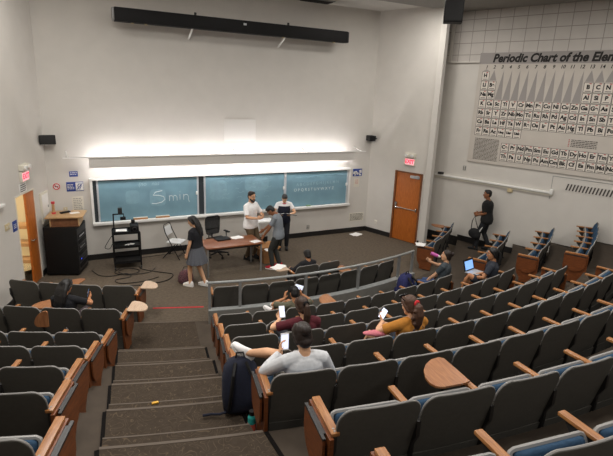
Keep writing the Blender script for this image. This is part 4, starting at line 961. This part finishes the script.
# binder of the vest wearer, bag of the walker
w = worldp(P2['root'], (0, .44, 1.145)); t = thing('binder', 'black open binder with white pages held by the person in vest', 'binder', w); t.rotation_euler = (math.radians(14), 0, P2['root'].rotation_euler.z)
mb = MB(); mb.box((-.16, 0, -.01), (.30, .26, .012), Matrix.Rotation(-.18, 3, 'Y')); mb.box((.16, 0, -.01), (.30, .26, .012), Matrix.Rotation(.18, 3, 'Y')); mb.build('cover', M['black'], t)
mb = MB(); mb.box((-.15, .0, .0), (.24, .22, .008), Matrix.Rotation(-.18, 3, 'Y')); mb.box((.15, .0, .0), (.24, .22, .008), Matrix.Rotation(.18, 3, 'Y')); mb.build('pages', M['paper'], t)
w = worldp(P5['root'], (-.16, .26, .50)); t = thing('shoulder_bag', 'black soft bag carried low by the person at the right wall', 'bag', w, P5['root'].rotation_euler.z)
mb = MB(); mb.ell((0, 0, 0), (.10, .17, .15)); mb.ell((0, -.04, -.06), (.1, .15, .12)); fuse(mb, 'bag_body', mat('black_cloth', '#101012', .9), t, .012)
MB().tube([V((0, .10, .09)), V((.02, .10, .34)), V((.04, .04, .50)), V((.03, .0, .34)), V((.03, -.10, .10))], .012, 6).build('strap', M['black'], t)
# ------------------------------------------------------------------ stage furniture
# table
t = thing('work_table', 'brown wooden table on thin steel legs at the front of the hall', 'table', (3.86, 11.2, 0), 0)
MB().box((0, 0, .725), (1.44, .76, .035), bev=.005).build('tabletop', M['table'], t); MB().box((0, 0, .68), (1.36, .68, .05)).build('apron', M['dark'], t)
for sx in (-.68, .68):
    for sy in (-.34, .34): mb = MB(); mb.box((sx, sy, .355), (.035, .035, .70)); mb.cyl((sx, sy, 0), (sx, sy, .012), .025); mb.build('leg', M['galv'], t)
t = thing('laptop', 'closed dark laptop lying near the far edge of the brown table', 'laptop', (3.72, 11.42, .743), .1)
MB().box((0, 0, .012), (.36, .26, .022), bev=.006).build('laptop_base', M['lap'], t); MB().box((0, .0, .03), (.36, .26, .010), Matrix.Rotation(.03, 3, 'X'), bev=.004).build('laptop_lid', M['black'], t)
def sheets(label, loc, w, h, rz, n=1, name='paper_sheet', group=None):
    t = thing(name, label, 'paper', loc, rz, group); r = random.Random(n*7+int(w*100))
    for i in range(n): MB().box((r.uniform(-.03, .03)*(n > 1), r.uniform(-.03, .03)*(n > 1), .002+.003*i), (w, h, .002), Matrix.Rotation(r.uniform(-.3, .3)*(n > 1), 3, 'Z')).build('sheet', M['paper'], t)
    return t
sheets('white papers beside the laptop on the brown table', (4.13, 11.46, .743), .3, .2, .2, 2)
sheets('white paper at the right end of the brown table', (4.44, 10.98, .743), .24, .2, .3, 1)
sheets('white paper pile on the carpet at the foot of the front wall', (8.68, 12.78, 0), .34, .26, .3, 3)
sheets('white papers lying on the tablet of the front seat', polar(7.72, -1.9, .652), .30, .21, .5, 3)
sheets('white paper sheet left on the tablet by the closed door', polar(8.48, 27.6, .66), .30, .21, .9, 2)
# white side table behind the table
t = thing('side_table', 'narrow white side table behind the brown table', 'table', (5.27, 12.40, 0), 0)
MB().box((0, 0, .85), (.5, .4, .04), bev=.005).build('tabletop', M['white'], t)
for sx in (-.21, .21): MB().box((sx, 0, .415), (.045, .34, .83)).build('leg', M['white'], t)
sheets('white papers on the narrow white side table', (5.25, 12.36, .871), .28, .2, .2, 3)
# cardboard boxes
def carton(loc, w, d, h, rz, label, stuffing):
    t = thing('cardboard_box', label, 'box', loc, rz, 'cartons by the table')
    mb = MB()
    for c, s_ in (((0, 0, .006), (w, d, .012)), ((-w/2, 0, h/2), (.01, d, h)), ((w/2, 0, h/2), (.01, d, h)), ((0, -d/2, h/2), (w, .01, h)), ((0, d/2, h/2), (w, .01, h))): mb.box(c, s_)
    mb.build('carton', M['card'], t)
    for sx in (-1, 1): MB().box((sx*(w/2+.06), 0, h+.03), (.15, d*.98, .006), Matrix.Rotation(-sx*.5, 3, 'Y')).build('flap', M['card'], t)
    MB().box((0, d/2+.05, h+.03), (w*.98, .13, .006), Matrix.Rotation(.5, 3, 'X')).build('flap', M['card'], t)
    if stuffing: MB().box((.03, .0, h-.03), (w*.6, d*.6, .02), Matrix.Rotation(.12, 3, 'X')).build('packing_paper', M['paper'], t)
carton((4.98, 11.42, 0), .36, .3, .34, .06, 'open cardboard box with white paper inside, behind the table leg', True)
carton((5.0, 11.80, 0), .24, .22, .34, .2, 'small cardboard box with raised flaps right behind the open box', False)
# folding chair
t = thing('folding_chair', 'light grey folding chair with black frame before the chalkboard', 'chair', (2.80, 12.62, 0), face_to(.80, -.6))
mb = MB()
for sx in (-.21, .21):
    mb.tube([(sx, .22, .0), (sx, -.02, .44), (sx, -.16, .72), (sx*.93, -.20, .86)], .012, 8); mb.tube([(sx*.9, -.26, 0), (sx*.9, .10, .42)], .012, 8)
mb.tube([(-.195, -.20, .86), (-.15, -.215, .91), (.15, -.215, .91), (.195, -.20, .86)], .012, 8); mb.tube([(-.19, -.22, .07), (.19, -.22, .07)], .01, 8); mb.tube([(-.21, .17, .09), (.21, .17, .09)], .01, 8); mb.build('frame', M['black'], t)
MB().box((0, .04, .45), (.40, .40, .03), bev=.012).build('seat', M['pgrey'], t); MB().box((0, -.175, .74), (.36, .02, .24), Matrix.Rotation(.22, 3, 'X'), bev=.009).build('backrest', M['pgrey'], t)
# office chair
t = thing('office_chair', 'black mesh office chair on casters behind the brown table', 'chair', (3.88, 12.3, 0), face_to(.25, -1))
for i in range(5):
    a = 2*PI*i/5+.2; d = V((math.cos(a), math.sin(a), 0)); l = MB().tube([V((0, 0, .13)), d*.28+V((0, 0, .085))], [.026, .018], 8).build('base_arm', M['black'], t)
    mb = MB(); sd = V((-d.y, d.x, 0))*.022; mb.cyl(d*.28+V((0, 0, .028))-sd, d*.28+V((0, 0, .028))+sd, .028, n=14); mb.cyl(d*.28+V((0, 0, .03)), d*.28+V((0, 0, .09)), .008); mb.build('caster', M['black'], l)
MB().cyl((0, 0, .12), (0, 0, .44), .025).build('gas_column', M['dark'], t)
MB().box((0, .02, .47), (.48, .47, .07), bev=.03).build('seat', M['black'], t)
mb = MB(); mb.tube([(0, -.18, .43), (0, -.30, .48), (0, -.29, .62)], .022, 8); mb.build('back_bracket', M['black'], t)
bp = lambda x, z: V((x, -.26-.05*math.sin((z-.55)*5)+.09*(x/.23)**2*.5, z))
mb = MB(); zs = [.58, .66, .75, .84, .93, 1.02, 1.06]; wv = [.17, .20, .215, .22, .22, .21, .17]
mb.tube([bp(-w, z) for z, w in zip(zs, wv)]+[bp(w, z) for z, w in zip(zs[::-1], wv[::-1])]+[bp(-.17, .58)], .014, 8); mb.tube([bp(-.2, .72), bp(0, .70), bp(.2, .72)], .016, 8); fr = mb.build('back_frame', M['black'], t)
m_ = mat('chair_mesh', '#2a2a2b', .8); nt = m_.node_tree; nt.nodes['Principled BSDF'].inputs['Alpha'].default_value = .82
mb = MB(); mb.grid([[bp(w*k, z) for k in (-1, -.5, 0, .5, 1)] for z, w in zip(zs, wv)], [[bp(w*k, z)+V((0, .006, 0)) for k in (-1, -.5, 0, .5, 1)] for z, w in zip(zs, wv)]); mb.build('mesh_back', m_, t)
for sx in (-.27, .27): mb = MB(); mb.tube([(sx*.8, .0, .46), (sx, .0, .5), (sx, -.01, .66)], .014, 8); mb.box((sx, .02, .67), (.07, .24, .03), bev=.012); mb.build('armrest', M['black'], t)
# equipment cabinet and the wooden lectern box on it
ct = thing('equipment_rack', 'tall black equipment cabinet against the left end of the front wall', 'cabinet', (.22, 12.52, 0), math.radians(-20))
MB().box((0, 0, .61), (.72, .72, 1.14), bev=.01).build('body', M['black'], ct)
rf = MB().box((.362, 0, .62), (.012, .64, 1.02), bev=.004).build('rack_front', M['dark'], ct)
for i, z in enumerate((.22, .38, .52, .66, .80, .93)):
    u = MB().box((.37, 0, z), (.02, .56, .11 if i % 2 else .09), bev=.004).build('rack_unit', M['blackm'] if i % 2 else M['black'], ct)
    if i in (3, 5): mb = MB(); [mb.box((.383, -.18+.09*j, z), (.006, .045, .03)) for j in range(4)]; mb.build('rack_button', M['alu'] if i == 5 else M['galv'], u)
    if i == 1: MB().box((.383, -.2, z), (.006, .03, .02)).build('blue_light', mat('blue_led', '#3050ff', .3, emit='#2a4cff', es=2), u)
for sx in (-.30, .30):
    for sy in (-.30, .30): mb = MB(); mb.cyl((sx-.02, sy, .03), (sx+.02, sy, .03), .03, n=14); mb.box((sx, sy, .05), (.05, .05, .03)); mb.build('caster', M['black'], ct)
ld = thing('lectern_top', 'low wooden lectern box standing on the black equipment cabinet', 'lectern', (.28, 12.53, 1.182), math.radians(-12))
MB().box((0, 0, .215), (.80, .70, .03), bev=.004).build('desk_board', M['lect'], ld)
mb = MB(); mb.box((0, .30, .10), (.62, .03, .2)); mb.box((0, .0, .01), (.62, .62, .02)); mb.build('back_panel', M['lect2'], ld)
for sx in (-.30, .30): MB().box((sx, 0, .1), (.025, .62, .2)).build('side_panel', M['lect'], ld)
MB().box((0, -.27, .11), (.58, .02, .17)).build('front_board', M['lect2'], ld)
t = thing('canister', 'tall slim canister with red cap and base on the lectern', 'canister', (.02, 12.62, 1.413))
MB().cyl((0, 0, .04), (0, 0, .24), .036, .03, n=16).build('canister_body', M['lect'], t); MB().cyl((0, 0, .24), (0, 0, .29), .04, n=16).build('cap', M['signr'], t); MB().cyl((0, 0, 0), (0, 0, .04), .045, n=16).build('base', M['signr'], t)
t = thing('remote_control', 'small black remote lying on the lectern board', 'remote', (.26, 12.62, 1.413), .5); MB().box((0, 0, .02), (.24, .08, .035), bev=.012).build('handset', M['black'], t); MB().box((.0, 0, .039), (.1, .05, .004)).build('keypad', M['dark'], t)
sheets('loose white sheet on the right of the lectern board', (.46, 12.56, 1.413), .21, .16, .2, 1)
# AV cart with document camera and projector
av = thing('av_cart', 'black three-shelf cart on casters in front of the chalkboard', 'cart', (1.56, 12.36, 0), math.radians(-4))
for z in (.16, .55, .90): mb = MB(); mb.box((0, 0, z), (.62, .46, .02)); mb.box((0, -.225, z+.025), (.62, .012, .05)); mb.box((0, .225, z+.025), (.62, .012, .05)); mb.build('shelf', M['black'], av)
for sx in (-.305, .305):
    for sy in (-.22, .22): mb = MB(); mb.box((sx, sy, .49), (.035, .035, .86)); mb.build('post', M['black'], av); mb = MB(); mb.cyl((sx-.015, sy, .035), (sx+.015, sy, .035), .035, n=14); mb.box((sx, sy, .065), (.03, .04, .03)); mb.build('caster', M['dark'], av)
R6 = lambda x, y: (1.56+x*math.cos(math.radians(4))+y*math.sin(math.radians(4)), 12.36-x*math.sin(math.radians(4))+y*math.cos(math.radians(4)))
dc = thing('document_camera', 'black document camera on a square arch over the cart', 'document camera', (*R6(-.10, .0), .911), math.radians(-6))
MB().box((-.02, 0, .02), (.34, .34, .035), bev=.008).build('stage_plate', M['black'], dc)
mb = MB(); mb.tube([(-.17, .12, .03), (-.17, .12, .42), (-.17, .0, .44)], .016, 8); mb.tube([(-.17, 0, .44), (.07, 0, .44), (.07, 0, .36)], .016, 8); mb.build('arch', M['black'], dc)
MB().box((.05, 0, .33), (.13, .10, .07), bev=.012).build('camera_head', M['black'], dc); MB().box((-.01, .0, .52), (.10, .09, .15), bev=.01).build('lamp_box', M['dark'], dc)
sheets('blue-white papers under the document camera on the cart', (*R6(-.10, -.03), .95), .24, .2, .1, 3)
pj = thing('projector', 'black bulky projector on the right of the cart top', 'projector', (*R6(.20, .02), .911), math.radians(-6))
MB().box((0, 0, .09), (.20, .36, .15), bev=.03).build('case', M['black'], pj); MB().cyl((0, -.18, .09), (0, -.225, .09), .05, n=18).build('lens_ring', M['dark'], pj); MB().cyl((0, -.20, .09), (0, -.228, .09), .036, n=18).build('lens', M['glass'], pj); MB().box((-.02, .1, .20), (.09, .09, .10), bev=.02).build('top_box', M['black'], pj)
t = thing('white_cable_bundle', 'small white cable bundle on the middle shelf of the cart', 'cable', (*R6(.08, -.05), .561)); MB().tube([(-.12, 0, .012), (-.04, .05, .012), (.04, -.03, .02), (.1, .03, .012), (.02, .06, .022), (-.06, -.04, .014)], .01, 6).build('cable_loop', M['paper'], t)
def cable(label, pts, r=.009, m=None):
    P = [V(p) for p in pts]; out = []
    for i in range(len(P)-1):
        a, b, c, d = P[max(i-1, 0)], P[i], P[i+1], P[min(i+2, len(P)-1)]
        for k in range(8):
            q = k/8; out.append(.5*((2*b)+(c-a)*q+(2*a-5*b+4*c-d)*q*q+(3*b-a-3*c+d)*q**3))
    out.append(P[-1]); tag(MB().tube(out, r, 6).build('floor_cable', m or M['black']), label, 'cable', 'cables on the stage carpet')
cable('black cable from the cabinet looping on the carpet below the cart', [(.72, 12.3, .012), (.85, 11.9, .012), (1.1, 11.75, .012), (1.45, 11.8, .012), (1.5, 11.55, .012), (1.15, 11.45, .012), (1.25, 11.2, .012), (1.7, 11.15, .012), (2.1, 11.3, .012)])
cable('black cable coiled in rings on the carpet in front of the cart', [(1.35, 12.2, .012), (1.2, 12.0, .012), (1.3, 11.75, .03), (1.65, 11.7, .03), (1.75, 11.95, .012), (1.5, 12.1, .035), (1.28, 11.9, .04), (1.5, 11.62, .035), (1.95, 11.7, .012), (2.15, 11.95, .012)])
cable('black cable arcing widest on the carpet towards the walker', [(1.8, 12.2, .012), (1.85, 11.9, .03), (2.2, 11.6, .012), (2.45, 11.35, .012), (2.2, 11.0, .012), (1.6, 10.95, .012), (1.05, 11.1, .012)])
cable('black cable running along the wall to the folding chair', [(1.75, 12.75, .012), (2.0, 12.85, .012), (2.4, 12.88, .012), (2.9, 12.95, .012)], .007)
cable('black cable hanging off the left side of the cart', [(*R6(-.33, .05), .80), (*R6(-.45, .05), .62), (*R6(-.50, .0), .52), (*R6(-.40, -.03), .50), (*R6(-.335, .0), .6)], .008)
# bags, bottle, scraps
def backpack(label, loc, rz, m, k=1.0, group=None):
    t = thing('backpack', label, 'backpack', loc, rz, group); t.scale = (k, k, k)
    mb = MB()
    def rg(z, w, d, y): return [V((w*math.copysign(abs(math.cos(q))**.6, math.cos(q)), y+d*math.copysign(abs(math.sin(q))**.6, math.sin(q)), z)) for q in [2*PI*i/20 for i in range(20)]]
    mb.loft([rg(.0, .13, .07, 0), rg(.03, .16, .095, 0), (rg(.15, .17, .11, 0)), rg(.30, .165, .10, .01), rg(.40, .145, .085, .02), rg(.46, .10, .06, .025), rg(.48, .05, .03, .03)]); mb.build('bag_body', m, t, 70)
    mb = MB(); mb.box((0, .115, .15), (.24, .05, .2), bev=.022); mb.build('front_pocket', m, t)
    for sx in (-.08, .08): MB().tube([(sx*.6, -.05, .44), (sx, -.15, .36), (sx*1.25, -.165, .22), (sx*1.5, -.10, .05)], .016, 6).build('shoulder_strap', M['black'], t)
    MB().tube([(-.04, .0, .47), (-.03, .0, .52), (.03, .0, .52), (.04, .0, .47)], .009, 6).build('top_handle', M['black'], t)
    MB().tube([(-.13, .10, .33), (0, .125, .40), (.13, .10, .33)], .004, 5).build('zip', M['galv'], t)
    return t
# dark pack leaning on the aisle end of the fifth row
bq = polar(13.44, -13.3, tz(4)+.02); b_ = backpack('dark navy backpack on the stairs beside the pale jacket wearer', bq, math.radians(-13+180), M['navy'], 1.1); b_.rotation_euler = (math.radians(-14), 0, math.radians(-13))
MB().tube([(-.10, -.05, .03), (-.2, -.06, .012), (-.27, -.03, .01), (-.34, -.04, .01)], .012, 6).build('loose_strap', M['navy'], b_)
backpack('bright navy backpack standing behind the right end of the railing', polar(9.72, 11.0, tz(0)), math.radians(20), M['navy2'], 1.35)
t = thing('patterned_bag', 'dark floral bag on the carpet at the feet of the skirt wearer', 'bag', (2.62, 10.78, 0), .3)
mb = MB(); mb.loft([[V((w*math.copysign(abs(math.cos(q))**.7, math.cos(q)), d*math.copysign(abs(math.sin(q))**.7, math.sin(q)), z)) for q in [2*PI*i/18 for i in range(18)]] for z, w, d in ((0, .15, .10), (.03, .18, .12), (.15, .18, .12), (.25, .14, .09), (.30, .08, .04))]); mb.build('bag_body', M['pattern'], t, 70); MB().tube([(-.08, 0, .27), (-.05, 0, .38), (.05, 0, .38), (.08, 0, .27)], .01, 6).build('handle', M['black'], t)
t = thing('pink_bag', 'pink cloth bag lying across a seat arm left of the mustard tee sitter', 'bag', polar(12.95, -6.0, tz(3)+.662), math.radians(-20)); mb = MB(); mb.ell((0, 0, .03), (.13, .06, .035)); mb.ell((.09, .02, .04), (.07, .05, .035)); mb.ell((-.10, .02, .02), (.08, .05, .022)); fuse(mb, 'bag_cloth', M['pinkbag'], t, .01)
t = thing('teal_bottle', 'teal and coral drink bottle on the step beside the fifth row end panel', 'bottle', polar(13.79, -13.09, tz(4)))
MB().cyl((0, 0, 0), (0, 0, .19), .037, n=18).build('bottle_body', M['teal'], t); MB().cyl((0, 0, .06), (0, 0, .13), .0378, n=18).build('sleeve', M['coral'], t); MB().cyl((0, 0, .19), (0, 0, .215), .037, .026, n=18).build('shoulder', M['teal'], t); MB().cyl((0, 0, .213), (0, 0, .255), .026, n=14).build('cap', M['black'], t)
q = onp = polar(12.97, -17.0, tz(3)+.162); tag(MB(Matrix.Translation(q)).box((0, 0, .0), (.07, .03, .018), bev=.007).build('candy_wrapper', M['yellow']), 'small yellow wrapper lying on a stair tread', 'litter')
# open laptop on the lap of the right-hand sitter
t = thing('laptop', 'open laptop with lit blue screen on the lap of the right-hand sitter', 'laptop', worldp(Q7['root'], (-.14, .62, .62)), Q7['root'].rotation_euler.z-.05)
MB().box((0, 0, .008), (.34, .24, .016), bev=.004).build('keyboard_base', M['silver'], t); l = MB().box((0, .155, .12), (.34, .012, .24), Matrix.Rotation(-.32, 3, 'X'), bev=.004).build('laptop_lid', M['black'], t); MB().box((0, .147, .12), (.27, .004, .17), Matrix.Rotation(-.32, 3, 'X')).build('screen', M['screen'], l)

# ------------------------------------------------------------------ light
def area(x, y, z, sx, sy, w, rot=(0, 0, 0), c=(1, .965, .92)):
    l = bpy.data.lights.new('ceiling_and_fill_lamp', 'AREA'); l.shape = 'RECTANGLE'; l.size = sx; l.size_y = sy; l.energy = w; l.color = c
    o = bpy.data.objects.new('ceiling_and_fill_lamp', l); COL.objects.link(o); o.location = (x, y, z); o.rotation_euler = rot
for y, ws in ((10.3, (44, 20, 66)), (6.6, (140, 85, 100)), (2.6, (110, 90, 100)), (-1.6, (55, 60, 65))):  # last row is unseen fill, added behind the camera to brighten the seat backs
    for x, w in zip((0.2, 4.6, 8.6), ws): area(x, y, CEIL-.09, 1.2, .6, w)
area(1.2, 7.8, CEIL-.09, 1.2, .6, 105)  # extra unseen fill light, added to brighten the left wall
wd = bpy.data.worlds.new('world'); scn.world = wd; wd.use_nodes = True
wd.node_tree.nodes['Background'].inputs[0].default_value = (1, .95, .88, 1); wd.node_tree.nodes['Background'].inputs[1].default_value = .02
scn.view_settings.view_transform = 'Standard'; scn.view_settings.look = 'None'; scn.view_settings.exposure = 0.0; scn.view_settings.gamma = 1; scn.view_settings.use_curve_mapping = False
